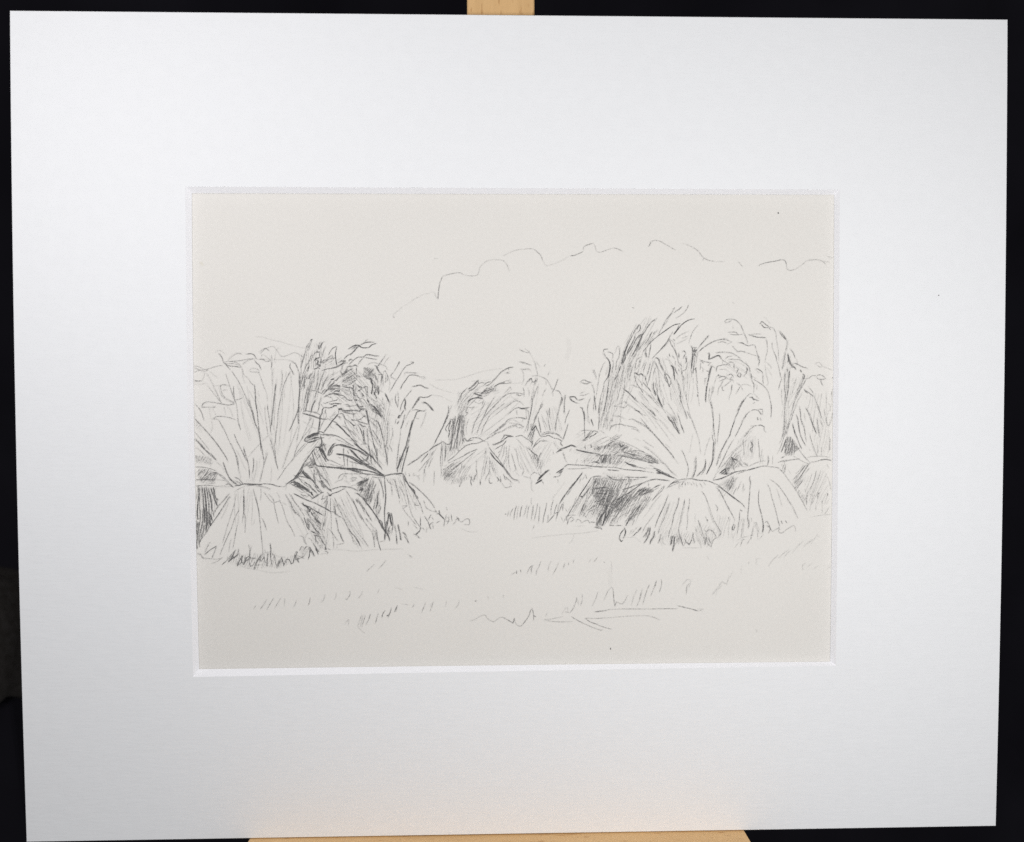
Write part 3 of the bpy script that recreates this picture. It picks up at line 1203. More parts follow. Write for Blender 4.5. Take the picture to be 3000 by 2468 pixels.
7,6:-5750 1589 61 15
7,0:-5553 1589 -76 -30 -76 -46
7,6:-5660 1498 -76 -61 -61 -45 -61 -61
6,6:-5750 1559 -77 -106 -61 -76
6,5:-5949 1286 -61 -61 -46 -60
5,5:-5721 1407 -137 -106 -92 -91 -76 -91
7,6:-5570 1391 76 0
5,8:-5737 1361 122 46 90 -31
6,0:-5494 1391 -31 -91 14 -76
6,0:-5434 1376 121 -16 106 -30 106 -1
4,6:-5828 1270 121 31 152 14
3,0:-6157 1742 -31 -152 -32 -182 -32 -182
4,0:-6126 1742 -32 -152 -32 -151 -77 -198
4,5:-6262 1788 -62 -182 -47 -152 -32 -167
4,0:-6005 1803 -31 -122 -47 -152 -47 -151 -62 -137
4,5:-5839 1741 -62 -121 -76 -121 -62 -167
4,0:-5974 1833 60 -15
3,0:-6066 1681 -32 -182 -63 -197
3,0:-5916 1590 -93 -182 -77 -182
5,0:-6368 1788 -30 -60 -62 -91
6,0:-6520 1622 45 -1
5,6:-6599 1333 9 91 8 107 9 151
4,0:-6477 1409 -32 -182 -32 -152 -32 -152
5,0:-6417 1333 -2 -137 -46 -121 -17 -152 -47 -183 -47 -152
5,5:-6207 1226 -47 -152 -15 -61
6,0:-6239 983 -77 -137 -32 -106 -31 -152
4,0:-6058 1013 -62 -152 -16 -122 -47 -152
4,0:-6747 1592 28 -213 -17 -197 -33 -228 -2 -182 -32 -207
3,0:-6627 1485 -48 -197
4,0:-6582 1531 -46 -152
4,0:-6403 1242 151 -1 60 -15
6,0:-6192 1218 91 -38 90 -46
3,0:-5687 1863 -16 -107 15 -76
4,0:-6406 1316 -31 -106 -32 -183 -32 -151
4,0:-6225 1209 -17 -152
6,0:-6228 958 -61 -98 -47 -91 -31 -137 -31 -91
4,0:-6061 1057 -62 -167 -16 -137 -32 -152
4,0:-6443 602 136 -16 105 -46
3,0:-6473 617 151 -16 136 -16
6,0:-6504 503 90 -23 90 -31 91 -31 106 -38
3,0:-6384 449 -62 -152 -31 -91
3,0:-6309 388 -16 -107 -47 -136
2,0:-6508 176 121 -47 120 -61
3,0:-6418 99 -62 -137
4,0:-6093 844 90 -107
6,0:-5993 1041 99 46 76 60 107 30
7,6:-5712 1162 61 -15 121 -1
7,5:-5681 1208 91 30 76 -16 0 46
6,0:-5500 1116 121 -31 75 -61
6,0:-5289 978 60 -30 121 -1
6,6:-5017 962 46 -15
7,5:-5666 1147 75 -16 121 -30
5,0:-6002 866 61 -7 91 30 121 37 121 23 61 45
4,0:-5924 1102 75 -46 121 -16
3,0:-5728 995 15 -31
5,0:-5440 1009 75 15 76 -15
6,5:-5820 843 75 -15 91 30
7,5:-5654 858 91 -16 106 0
7,5:-5685 782 76 -1
7,0:-5654 782 -92 -46 -106 -22 -91 15 -60 -15
6,5:-6003 714 -31 -68 -16 -107 -46 -76
6,6:-6096 509 -17 -152 -16 -152 -16 -107 -32 -107
4,0:-5928 691 -16 -91 29 -122 -31 -91
3,0:-5928 661 -62 -122 -16 -122
5,0:-5946 387 -61 -91 -62 -122 -62 -152 -46 -91
8,7:-5519 675 61 -1
6,5:-5474 659 91 -23 121 -8 122 7 151 -8 91 -15 46 45 61 30 91 -15
5,0:-5291 765 121 0 122 15 91 30
4,0:-5366 811 75 0 106 -31
3,6:-5307 621 166 -24
6,0:-5505 537 91 0 45 -61 29 -91 91 -62 75 -61 60 -61 61 -31 30 30
7,5:-5551 522 -76 -91 -92 -106 -77 -106 -92 -122 -107 -137
4,0:-5534 659 -1 -121
5,0:-5459 613 106 -30 121 -16 91 -31
5,0:-5414 598 121 -46 182 -31 121 15
4,0:-5140 658 44 -107 15 -106 14 -107
6,5:-5128 338 76 -8
5,0:-5052 323 121 14 77 31 91 75 76 15
5,5:-4946 292 106 -31 106 -31 91 -31
6,5:-4932 215 76 -30 60 -46 91 -8
5,0:-4871 246 30 -107
5,0:-5536 461 75 -46
4,0:-5597 446 61 -15 75 -92
5,4:-5794 447 15 -61 60 0
4,0:-5794 417 107 121 46 61
3,6:-5718 447 107 106
4,0:-5900 402 105 -62 76 -30
8,5:-5704 310 90 -62 75 -76
8,5:-5614 218 90 -61 76 -77 90 -92 75 -92 75 -76
8,5:-5569 187 151 -138 105 -122 90 -77
9,5:-5238 -119 60 -77
8,0:-5178 -211 105 -107 121 -138 105 -108 121 -92 91 -92
5,4:-4635 -748 106 -62 75 -61
4,0:-5448 156 91 -31 105 -76
4,0:-5355 324 29 -122 75 -138 75 -92 120 -92 76 -76
4,0:-5251 64 135 -92 91 -77
3,0:-5781 188 0 -61 75 -46
5,0:-5114 201 60 -138
4,0:-5008 170 30 -122 44 -107
6,0:-4962 200 60 -76 60 -138 44 -153 29 -152 15 -92
6,5:-4781 16 14 -152 29 -184 29 -91
4,0:-4861 -426 61 15 152 -8
5,4:-5117 -242 60 -46 91 -61
3,0:-5330 -225 151 -62 106 -77
3,0:-4935 -212 30 -76
H3,4.15,5.00,28:-5441 1880 368 105 104 -211 -55 -264 -316 -105 -156 212
H2,4.15,5.50,75:-6545 1725 789 209 -269 -738 -427 -738 -208 212
H3,3.6,5.00,80:-6274 2672 211 104 -8 -842 -157 1
H3,3.6,5.00,35:-6121 2145 526 157 261 -106 -264 -263 -420 1
H4,3.05,4.50,50:-6248 -177 208 -213 49 -371 -265 -264 -264 -52 -104 160 161 317
H3,3.6,5.00,-40:-6575 -1289 316 52 102 -426 -317 -51
H2,3.6,5.00,-60:-6150 -920 261 -213 152 -638 -262 108 -261 320
H4,3.05,4.50,-55:-6637 -2244 472 -269 99 -640 -264 2 -257 641
H3,3.05,4.50,-65:-6589 -2723 575 -537 102 -428 -317 3 -259 535
H3,3.6,5.00,70:-5445 1406 421 104 102 -423 -421 1
7,5:-6656 -1193 -98 -122 -98 -122 -147 -97 -158 -109
5,0:-6632 -1218 -98 -146 -147 -121
7,0:-7073 -1643 98 60 97 -25 96 -49
H6,4,3.00,-28:-7048 -1607 122 49 265 -124 -1 -123 -193 75 -145 62
6,0:-6976 -1668 193 -99 169 -87
5,0:-6948 -1363 144 -74 144 -172 192 -148
6,0:-6705 -1217 120 -148 120 -98 145 -123
5,0:-6828 -1412 170 -1 193 -75
5,0:-6754 -1315 146 24 96 -74
6,0:-6518 -1952 120 -99 48 -49
5,0:-6663 -1902 146 23 145 -74
5,0:-6712 -1976 169 -50
5,0:-5950 1180 92 106 91 60
5,0:-5874 1255 107 61 106 15
5,0:-5616 1315 -91 -60 -61 -30
5,0:-5329 1284 106 -61 45 0
5,0:-5207 1330 29 -107 45 -107
6,5:-5085 1405 22 -45
5,0:-5078 1375 -8 -122 29 -137 45 -30
6,0:-4949 1435 60 -76
5,0:-4843 1389 15 -60
4,0:-4752 1328 45 46 61 -15 -1 -137 29 -153
5,0:-4920 1238 61 30
5,5:-4815 1146 45 -61
4,0:-5316 1010 91 -61 121 0
4,0:-5043 1071 91 -31 122 15
5,0:-4512 978 90 -46 106 -46
5,0:-5982 1058 152 60 122 30
4,0:-5860 1073 120 -61
6,5:-4649 948 45 -62
5,0:-5470 706 151 -91 182 29
5,0:-4495 1282 -16 -137
6,0:-4450 1251 45 -137 45 -106
H4.5,3,6.50,77:-6649 1777 736 210 -110 -580 -320 -527 -163 -528 -188 107
H4.5,3,6.00,80:-6748 2357 788 209 48 -527 -737 -209
H4,3,7.00,35:-6074 1618 633 262 419 -159 -425 -527 -527 -104
H4.5,3,6.00,-40:-5867 1301 842 103 207 -529 -632 2
H5,3.2,6.00,-60:-6570 -812 424 316 257 -637 152 -638 -263 1 -313 321
H4.5,3,6.00,-62:-6637 -2297 420 -163 358 -1121 -369 3
#C
5,4:-6165 -1086 194 -19 242 -32 194 -19 170 -13 182 -20 183 -13 170 -13
7,4:-5547 -1150 182 -32 183 18 182 -13 170 -62
6,6:-5911 -1118 364 -44 243 -26 255 -50 218 -38
3,0:-5946 -1001 157 -38 134 -37 266 -50
4,0:-5896 -892 96 -24 145 -62 121 -62 158 -62
7,5:-5604 -710 73 -24 97 -1 121 -37 109 -50 85 -37 97 -61 96 -74 97 -50
4,0:-5556 -808 60 -37
4,0:-5395 -503 -2 -134 -1 -184 23 -183 23 -123
4,0:-5324 -711 47 -110 -1 -171 11 -135
4,0:-5275 -638 36 -61
3,0:-5108 -957 -13 -122 24 -98
3,0:-5023 -1006 11 -122
5,0:-5562 -1493 37 86 61 49 86 24 158 -1 170 -1 219 -14
3,0:-5660 -1614 98 60 109 36 50 110
4,0:-5197 -1495 61 25 85 11 48 -12 -49 -37 -73 -36 -36 25
4,0:-5198 -1568 73 0 98 36
4,0:-5391 -1371 12 -37
3,0:-5353 -1249 23 -122 11 -123
3,0:-5380 -1543 97 -25 60 -86
3,0:-5146 -1226 10 -171
3,0:-5187 -1740 61 37 73 12 48 -25
6,0:-5016 -1655 61 37 73 36 49 24
8,7:-6512 -228 92 53 106 60 106 30 76 15
7,7:-6466 -190 137 91 106 30
6,0:-6132 -108 91 0
8,0:-6513 -335 91 0 106 37 107 46
6,0:-6422 -297 107 60 106 30 76 8
6,0:-6481 -236 152 76 151 45
8,5:-6360 -236 91 30 121 -1
6,0:-6041 -101 136 -8 152 -8 121 -31 121 -46 120 -77 121 -92 121 -77 90 -46
5,0:-6056 -108 30 -23 197 -16 166 -16
6,0:-6102 -116 14 -91 14 -137 -31 -107
7,5:-6103 -192 45 -122 -16 -91
H5,5,3.74,60:-6166 -451 153 91 59 -168 -107 -91
8,0:-6257 -504 91 7 60 -30 76 -62 44 -76
8,5:-6121 -527 75 -138 59 -92 60 -107 75 -61
7,0:-6151 -527 44 -122 75 -123 74 -153 30 -31
4,5:-5998 -390 29 -107 29 -123
3,0:-5908 -467 -16 -122
3,0:-5845 -239 45 31
4,0:-5633 -255 181 -77 121 -61 181 -93
8,5:-5880 -757 31 137 62 107 92 106 61 23
7,5:-5850 -757 62 137 61 106 77 61
6,6:-5834 -681 46 106 62 92
8,5:-5665 -461 121 30 121 0 122 -39 121 -46 121 -47 121 -46 91 -46
5,6:-5453 -454 151 -31 152 -47 121 -46
7,5:-4938 -609 106 -77 105 -62 91 -31
6,0:-5850 -773 76 61 47 122
3,0:-5878 -467 122 14
8,5:-5196 -577 75 -62 91 -92 75 -92 90 -92 46 -31
6,0:-5151 -623 75 -62
5,0:-5272 -531 91 -77
7,5:-5607 -720 121 -9 122 -16 105 -46
4,0:-5393 -546 -1 -153 13 -168 14 -183
4,0:-5272 -623 29 -61
4,0:-5274 -837 -2 -214
7,5:-5213 -822 90 -46 121 -77 121 -62 106 -61
5,0:-4879 -777 76 -77 75 -46 61 45 16 46
4,0:-5199 -959 136 -32 106 -31
5,0:-4804 -931 106 0 91 -92 -61 -46
8,7:-4820 -976 91 -62 60 -77
5,0:-4164 2224 -98 -146 -73 -97
3,0:-4066 2370 -122 -194 -74 -146
2,0:-3945 2297 -122 -146 -99 -170
2,0:-4941 2031 98 146 97 72
3,0:-4650 2031 146 72 194 -24 217 -74 72 -122
H5,5,3.46,45:-4748 1958 291 -25 72 -146 -74 -170 -243 0 -96 98
H4,4,4.15,-45:-4724 1933 243 -24 46 -268 -315 25
7,5:-4359 2006 23 -73 72 -122
6,0:-4360 1957 72 -122 96 -122 -25 -170 23 -97
6,0:-4313 1738 97 0 49 0 -26 -195
7,5:-4654 1617 73 -12 49 12 47 -219 -26 -244
6,0:-4557 1593 120 -195 71 -220
8,6:-4315 1397 23 -146 -13 -122
7,5:-4364 1349 59 -220
6,0:-4508 1592 96 -97 23 -146
4,7:-4410 1738 95 -243
4,7:-4556 1617 71 -195
5,0:-4437 1398 48 -147 -50 -146
5,0:-4511 1154 12 98
5,0:-4438 1203 47 -122 48 -98
4,0:-4142 1835 48 24 72 -146 -1 -170
3,0:-4143 1811 -25 -195 34 -244
4,5:-4070 1738 -2 -195 -24 -49
3,0:-4022 1737 72 -243 -26 -219
5,0:-4280 1251 109 -49
6,5:-3655 2126 -12 -49
5,0:-3655 2126 -74 -146 -98 -170
4,0:-3827 1810 -73 -73 -1 -73 146 -73
5,0:-3217 2125 -98 -73 -122 -48 -122 -146 -99 -170 -98 -146 -98 -170 -99 -171
6,0:-3290 2137 85 -24 -37 -36
6,0:-3612 1286 50 134 123 170 98 122 170 11 121 -24
3,0:-3487 1736 25 73 218 -12 171 -13
3,0:-3098 1687 97 -25 97 0 73 -37
3,0:-2977 1625 122 -24
5,5:-3246 1370 97 12 146 24 122 -61 121 -37
6,5:-3149 1382 73 24 98 -12
4,0:-3271 1260 -98 -109 -98 -122
8,6:-3492 1005 24 -146 -26 -122 24 -98
6,5:-3519 639 -73 -122 -74 -122
8,5:-3666 469 -37 -73
7,0:-3764 347 -12 -49 -13 -73
8,5:-3679 298 -49 -86
5,0:-3492 1005 -98 -195 -50 -195
6,0:-2663 1100 -123 -60 -146 -12 -97 12 -74 -85 -74 -122
6,6:-3029 1004 -99 -122 -98 -146
4,6:-3177 809 -98 -146
8,0:-2945 845 85 12 97 -62
8,6:-2811 832 73 -73
8,6:-2763 795 73 -85 73 -86
7,0:-3251 626 98 24 121 -25 146 -25
4,0:-2959 588 122 49 -24 -25
6,0:-3007 613 -122 -48 -50 -147 -62 -146 -37 -147 -50 -195 -26 -147
4,0:-3105 552 -99 -183 -50 -195
7,5:-3253 321 -75 -293 -74 -269 -75 -294 -75 -171 -124 -332
5,0:-3354 -217 -74 -293 -51 -294 -75 -235
6,5:-3495 492 -50 -219 -75 -220
3,0:-2837 564 -75 -245 -98 -219
3,0:-3179 394 121 -25
3,0:-3299 663 -99 -146 -98 -195
3,0:-3375 297 -98 -196
3,0:-3620 53 -26 -269 -51 -342 -76 -480
6,6:-4099 1153 72 -146 72 -171
5,0:-3955 836 48 -74
4,0:-4172 1031 -1 -121
4,0:-4198 861 97 -98
5,0:-3759 1128 -25 -171 71 -220
4,0:-3709 1201 22 -244 -26 -244
3,0:-3881 1006 -1 -122
3,0:-4488 1008 96 -147 120 -122 97 -122
7,5:-4562 838 120 -98 121 -147 120 -196
4,0:-4321 617 169 -195 23 -171
8,6:-4491 667 97 -25 97 -25
6,6:-4442 764 97 -122
5,6:-4394 569 169 -98
H6,4,4.15,-40:-4587 838 267 -99 169 -171 -171 -48 -194 98
4,0:-5067 1424 -2 -244 22 -219 120 -220 120 -122
4,0:-4995 1399 -50 -268 47 -146
5,0:-4946 1423 96 -73 97 -25
5,0:-4946 1423 48 -73 72 -49
4,0:-4728 1374 47 -171 23 -195 71 -146
3,0:-4728 1374 -74 -73 -121 -24
4,0:-4923 1277 120 -122 72 -98
5,0:-4803 1082 48 -49
6,6:-4975 863 72 -146 145 -74
7,6:-4927 766 97 -25 73 24
5,0:-4901 960 97 49 96 -98 96 -146
5,0:-4634 1008 47 -195 96 -146
5,0:-4709 667 71 -244 46 -220 48 -195 47 -171
6,6:-4685 667 58 -341 35 -196
5,0:-4593 8 144 -220 120 -196
4,5:-4496 32 120 -196 120 -220
5,6:-4666 57 23 -269 22 -244 47 -245 46 -333
5,5:-4616 130 95 -293 70 -294 71 -245 47 -333
5,5:-4421 325 97 -49 96 -269 71 -269 46 -294 47 -245 23 -235
4,5:-4008 275 -27 -367 -26 -366
4,0:-4304 -384 120 -221
3,0:-3988 -410 96 -221
4,0:-4518 276 193 -196
3,0:-4614 448 193 -123 169 -172
3,0:-4808 473 145 -74 193 -196
3,5:-4524 -554 46 -270 72 -210
3,0:-3887 152 22 -367
3,0:-3933 494 97 -25
6,5:-3643 -778 -52 -277 -39 -202 12 -50
7,6:-3440 -427 -102 -251 -102 -277 -102 -251
7,5:-3378 -477 -90 -302 -77 -277 -51 -227
4,0:-3517 -728 -103 -328 -51 -201
4,0:-3691 -400 -27 -378 -53 -428
6,0:-3596 -1308 51 227
4,0:-4116 -399 23 -251 49 -202 -2 -252
4,5:-4067 -449 49 -176
3,0:-3967 -475 74 -176
4,0:-4468 -649 73 -176 124 -252 74 -152
5,4:-4619 -723 174 -177 124 -152 99 -126
5,0:-4368 -548 24 -252
7,5:-5066 -394 198 -152 174 -127 199 -152 74 -126
7,5:-5168 -620 148 -152 149 -126 125 -76
6,6:-5516 -443 398 -102 249 -102 250 -101 -51 -126
6,0:-4796 -899 100 -25 76 100
7,5:-5594 -719 200 -26 224 -51 150 -76 124 -76 174 -127
7,7:-4796 -974 124 -76 76 25
6,6:-4772 -1050 200 -76 149 -102
7,5:-6171 -1093 274 -27 374 -27 400 -27 300 -39 250 -52 200 -64 224 -89
7,4:-5523 -1172 350 -27 350 -27 200 -26
7,5:-4722 -1075 174 -102 200 -102 200 -114
7,5:-4622 -1101 175 -76 174 -127 149 -114
5,5:-5024 -1275 200 -51 250 -27 200 -26 175 -26
5,0:-5619 -719 150 0
5,5:-5124 -1249 250 -52 250 -77
4,0:-4674 -1403 -101 -75 -150 77
7,5:-4398 -1329 275 -52
5,0:-4124 -1431 -225 -24 -175 26
7,5:-4123 -1406 150 37 176 25 75 12
6,0:-4023 -1381 151 37
7,6:-3772 -1357 150 24 76 -25
7,5:-3546 -1358 49 -102 49 -126 75 -127
6,5:-3572 -1384 50 -126 99 -127
5,0:-3697 -1383 75 -25
3,0:-3496 -1283 25 -101
4,0:-3371 -1334 12 -76
4,0:-3233 -1335 12 -76 38 25
4,0:-3158 -1386 63 -51 38 51
3,0:-3070 -1411 12 -127
5,0:-3372 -1612 175 -127 174 -152 175 -178 150 -178 125 -178
7,5:-3398 -1687 100 -127 74 -127
6,6:-3348 -1763 125 -102 24 -101 100 -152
5,0:-3199 -2017 124 -203 75 -177 49 -178
3,0:-3249 -1966 24 -177
6,0:-3201 -2244 25 -76 101 -13
3,0:-2899 -2221 49 -177 151 -102 201 -52
3,0:-2924 -2195 25 -76
6,5:-2573 -2476 50 -76
4,0:-3547 -1510 73 -303 49 -228 48 -278
4,0:-3377 -2319 74 -279 99 -177 175 -255
4,0:-3591 -2343 139 -1 -76 -75
4,0:-3591 -2343 62 -152 100 -127 125 -153 149 -178
3,0:-3255 -2927 150 -153
5,5:-3824 -1533 49 -177 49 -177 49 -228
4,0:-3677 -2165 12 -102
3,5:-3949 -1583 48 -329 -1 -101
4,0:-4074 -1482 74 -126 125 -77
4,0:-3699 -1711 124 -202 74 -127
4,0:-3648 -1560 124 -202
4,0:-3874 -1508 50 -51
6,0:-4324 -1480 74 -152 48 -177 24 -151 -1 -152
6,5:-4136 -1431 11 -227 23 -252 -1 -202 -27 -278 -15 -227
4,0:-4249 -1506 48 -202
4,0:-4302 -1833 -26 -177
6,6:-4353 -1959 -1 -152 -1 -151 -52 -151
4,6:-4404 -2110 -52 -202 -26 -177
4,0:-4331 -2313 75 -76 -77 -202
3,0:-4381 -2414 -2 -202 24 -152
H7,4,3.32,70:-4775 -1478 150 -1 -77 -226 -227 -201 -74 102
6,0:-4475 -1555 -52 -252 -27 -227 -52 -227
6,5:-4576 -1605 -51 -201 -27 -202 -52 -202
5,5:-4401 -1656 -77 -202 -52 -252 -51 -151
H6,4,3.55,75:-4804 -1906 177 200 126 50 -28 -353 -102 -252 -74 102
7,6:-4928 -1855 125 50 -76 -126
6,6:-4977 -1704 201 100 151 100
5,5:-5002 -1653 176 75
7,6:-4675 -1504 -126 -75 -125 -49
6,0:-4805 -2058 124 -152
8,5:-4731 -2209 124 -153 124 -177 149 -229 124 -228 99 -178
6,5:-4334 -2768 100 -76 48 -228
5,0:-5054 -1930 150 -51 124 -152 99 -178
4,0:-4879 -1956 149 -178
6,4:-4143 -2415 -2 -253 11 -253 23 -228
6,6:-4083 -2820 -27 -228 -27 -202
6,5:-4334 -2793 148 -279
7,7:-4260 -2945 124 -178 100 -128
8,5:-4006 -2568 -27 -177 -26 -202
8,7:-3981 -2593 24 -177 36 -178
7,0:-3931 -2568 36 -203 11 -202 -39 -202
6,0:-4057 -2593 26 51 75 -51
8,6:-4136 -3199 -2 -203
8,6:-4061 -3225 49 -102 25 -101
H7,4,3.32,65:-4210 -2971 251 -27 -2 -228 -126 -75
4,6:-3833 -2948 49 -228
7,5:-3785 -3227 23 -304
6,6:-3720 -2924 24 -152 37 -177 24 -152
7,5:-3660 -3355 25 -50
4,6:-3583 -3178 75 -51 74 -203 37 -77
5,0:-3534 -3280 75 -127 75 -102
4,0:-3405 -2825 -1 -152
3,0:-4339 -3476 201 49
6,0:-3027 -2701 -2 -278
6,5:-3029 -3030 -26 -101 -127 -126
4,0:-3030 -3080 76 24 50 -51 -50 77
5,0:-3156 -3232 75 -101 50 -26
6,0:-3257 -3231 101 -26
5,0:-2828 -3031 -26 -152
6,0:-2901 -2676 99 -153 50 -127 50 -127
5,0:-2700 -2627 -76 -151
5,0:-2626 -2855 -101 -76 -26 -126
4,0:-2651 -2906 24 -152
4,0:-2675 -2703 50 -76
5,4:-2525 -2881 101 50
8,5:-2473 -2578 100 -102 100 -102
7,5:-2447 -2502 24 -101
6,0:-2524 -2603 126 -1
5,0:-2273 -2782 -26 -202
4,0:-2222 -2630 -26 -177
4,0:-2171 -2681 24 -102 -51 -151
4,0:-2220 -2402 24 -76
5,0:-2070 -2631 24 -203
5,5:-1894 -2708 50 -102
5,0:-1945 -2809 101 75 25 -101
4,0:-2021 -2935 50 50 51 50
4,0:-1819 -2835 75 -26 101 75 101 25 51 -77 -26 -101 -126 1
4,0:-2273 -2832 151 -1
2,0:-1770 -3064 252 -103 252 -2
4,0:-6150 -1546 222 -253
5,0:-4501 -1580 0 -76
H4,3.6,5.00,40:-4789 1932 400 -1 -24 -317 -295 -20
H3,3.6,5.00,85:-4549 1614 369 105 -25 -528 -295 1
H2,4.15,6.00,80:-4662 663 582 316 150 -1166 -163 -636 -365 638
H3,3.6,5.00,-40:-4556 822 264 -54 188 -265 -191 -53
H2,3.6,6.00,-50:-5028 982 524 -319 -2 -318 -526 214
H4,3.6,4.50,70:-4922 -1563 423 125 -46 -447 -108 -372 -168 214
H2,4.15,6.00,78:-4469 -1672 213 211 -61 -1064 -128 -213
H2,4.15,6.00,-60:-5146 -500 524 -427 420 -427 -632 215
H4,3.05,4.50,65:-4161 -3006 265 51 -24 -374 -191 -30
8,0:-6599 -301 50 97 146 85 146 48 146 49 120 -50
7,0:-6599 -306 145 -39 170 31 171 84 121 24
6,0:-6501 -204 170 48 170 24
6,0:-6526 -301 170 48 194 48
6,0:-4414 2027 121 -76
5,6:-4732 1952 105 -61
6,5:-4642 1936 121 -137
5,5:-4567 1830 136 -92
5,0:-4764 1754 90 -61 75 -91
H4,3,6.50,-52:-5609 772 685 104 628 -638 202 -1274 -371 -104 -575 639
H4,3,6.50,82:-4556 769 582 210 96 -1379 -163 -636 -312 745
H4.5,3,6.00,-50:-5336 1933 525 -107 729 -1165 -213 -211 -629 426
H5,3.2,5.50,68:-4996 -1584 582 146 -165 -872 -212 1
H4,3,7.00,-66:-4097 -1461 582 -4 471 -962 -212 2 -528 429
H3.5,3,7.00,-15:-5569 -710 842 -217 419 -374 -738 110
H4,3,6.00,85:-4471 -1885 212 52 -38 -906 -149 -52
#M
3,0:-5922 -2310 -37 -98 -13 -110
5,4:-5896 -2138 -38 -196 -32 -184 -20 -147 -13 -159 -38 -147
5,0:-6036 -2824 -13 -123 -13 -110 48 -37
3,0:-5950 -2739 -38 -159 -13 -98
4,0:-5810 -2090 -2 -147 -1 -135 5 -122 11 -123 5 -160 -8 -172 11 -122
3,0:-5789 -3071 41 -197 23 -197 -2 -197
3,0:-5904 -3046 -1 -147 -26 -172 -26 -148 -14 -159
4,0:-5916 -3021 72 -62 73 -87 84 -123 96 -136
5,5:-5703 -2274 24 -111 10 -172 24 -73
5,5:-5646 -2704 24 -123 23 -123 23 -172 60 -99 35 -111 60 -123
3,0:-5739 -2250 12 -86 10 -159
4,0:-5677 -2091 60 -159 59 -148 96 -185
5,0:-5451 -2693 72 -111 60 -123 60 -124
6,5:-5259 -3051 72 -123 97 -99 72 -99 60 -99 36 -99
4,0:-5272 -3112 84 -148 109 -161 72 -111 48 -111
4,0:-5151 -3260 47 -210 84 -87
3,0:-5401 -2558 96 -148 84 -124 109 -160 156 -210 181 -223 121 -186
3,0:-5569 -2251 72 -123 97 -123
2,0:-5373 -2129 120 -246 120 -210 168 -271 120 -173
5,0:-5142 -2106 60 -135 72 -173 47 -147 120 -222
5,0:-5020 -2131 84 -99 97 -148 95 -209
3,0:-5629 -3540 122 18 98 18
2,0:-5642 -3663 25 99
6,0:-5808 -1822 85 24 110 36 122 30 121 0 146 -20 97 -25 85 -37 85 -62
6,0:-5846 -1993 86 36 97 36 110 36 110 61 85 24
8,5:-5882 -1993 73 -13 36 37
5,0:-5906 -1919 60 -50
6,5:-5895 -2030 -25 -97 -61 -74 -49 -54
5,0:-6028 -1980 -25 -73 -25 -73
4,0:-5920 -2164 -38 -135 11 -98
6,0:-5043 -1937 85 -37 73 -62 96 -98 97 -111
3,8:-5993 -2102 62 60
5,4:-4537 -3146 48 -177 36 -304
5,4:-4387 -3172 24 -203 48 -203 49 -152
4,0:-4512 -3070 50 -76
4,0:-4436 -3020 49 -152 -27 -253
H4,4,3.79,80:-4537 -3120 175 -2 -2 -278 -125 26
3,0:-4735 -2715 174 -203 100 -127
5,5:-4710 -2740 50 -76
5,5:-5005 -2107 124 -152 99 -152 123 -203 124 -203
5,0:-5031 -2132 74 -127
4,0:-5329 -1853 124 -202 148 -253 123 -228 149 -254
4,0:-4909 -2587 123 -228 124 -178 125 -153
H2,4.15,6.00,-62:-5897 -1983 419 -322 624 -1284 -106 1 -522 751
H3.5,3,8.00,-62:-5792 -2090 422 51 625 -1123 102 -482 -317 56
H3,3,8.00,80:-6214 -2087 369 -3 -14 -1491 -315 109
#A
3,0:-9969 2017 120 -13 190 -85 132 -36
3,0:-9970 1980 191 -85 168 -36 85 72
3,0:-9972 1811 169 72 264 36 218 72 240 48
2,0:-9612 1847 -74 -218 -49 -73 -241 -23
4,0:-9975 1593 119 -36 145 19
2,0:-9977 1455 216 5 193 19
2,0:-9243 2451 48 48 120 -49 71 -72
4,0:-9196 2390 94 -109 47 -145 71 -73 142 -170
3,0:-9101 2305 -47 73 -48 24
3,0:-8911 2184 171 157 145 60 119 -36
3,0:-9055 2136 264 11 192 -60 95 -122
5,0:-9032 2112 119 -85 217 -25 192 -37
4,0:-9008 2087 168 0 144 -12 192 -85
3,0:-8887 2160 289 11 193 36 217 36 120 -12
3,0:-8455 2062 73 73 121 72 145 24
6,0:-8355 2377 144 12 96 -37 71 -121
4,0:-7946 2424 74 73 121 60 95 -73
3,0:-7922 2400 122 121 73 36 121 48 96 0 95 -109 71 -121 96 -73 145 36 218 85 144 -49 144 -97
4,0:-7826 2352 96 -61 95 -85 84 -24
5,0:-7948 2219 120 -13 72 -48 145 12
3,0:-7899 2279 25 73 48 24
2,0:-7439 2496 -26 -145 -26 -170 36 -72
3,0:-7439 2496 61 61
3,0:-7585 2351 22 -194 -27 -218
5,0:-7587 2157 11 -97 -26 -145
2,0:-8044 2207 168 24 241 -25 241 4 362 -17 240 -134
5,0:-8105 2195 60 -85 71 -61 71 -133
3,0:-8022 2098 72 -85 47 -122
3,0:-8265 1880 97 60 168 -36 47 -158
3,0:-8265 1880 72 -49 192 -12 71 -121 46 -170
3,0:-8504 1965 46 -121 -14 -145 58 -194
3,0:-8481 1893 46 -146 119 -97 95 -146 95 -97
4,0:-8795 1845 95 -146 94 -145 94 -194 94 -219 94 -170 71 -146
4,0:-8988 1773 93 -291 92 -291 70 -195 58 -170 33 -291 21 -243 69 -244
5,0:-8752 1384 -2 -169 21 -243
5,0:-8645 340 46 -170 47 -122
3,0:-9552 1774 128 -243 164 -363 117 -268 35 -72
3,0:-9545 1411 165 -219 189 -243 83 -97
2,0:-9467 1846 118 -97 119 -97
2,0:-9329 1422 168 -12
4,0:-8896 1409 -168 37 -85 -61 33 -194 95 -145 167 -98 144 -73
2,0:-8896 1409 47 -97 92 -291 47 -122
3,0:-9091 1264 145 24
4,0:-9746 745 49 109 121 60 168 -13 264 -49 216 -37 193 36
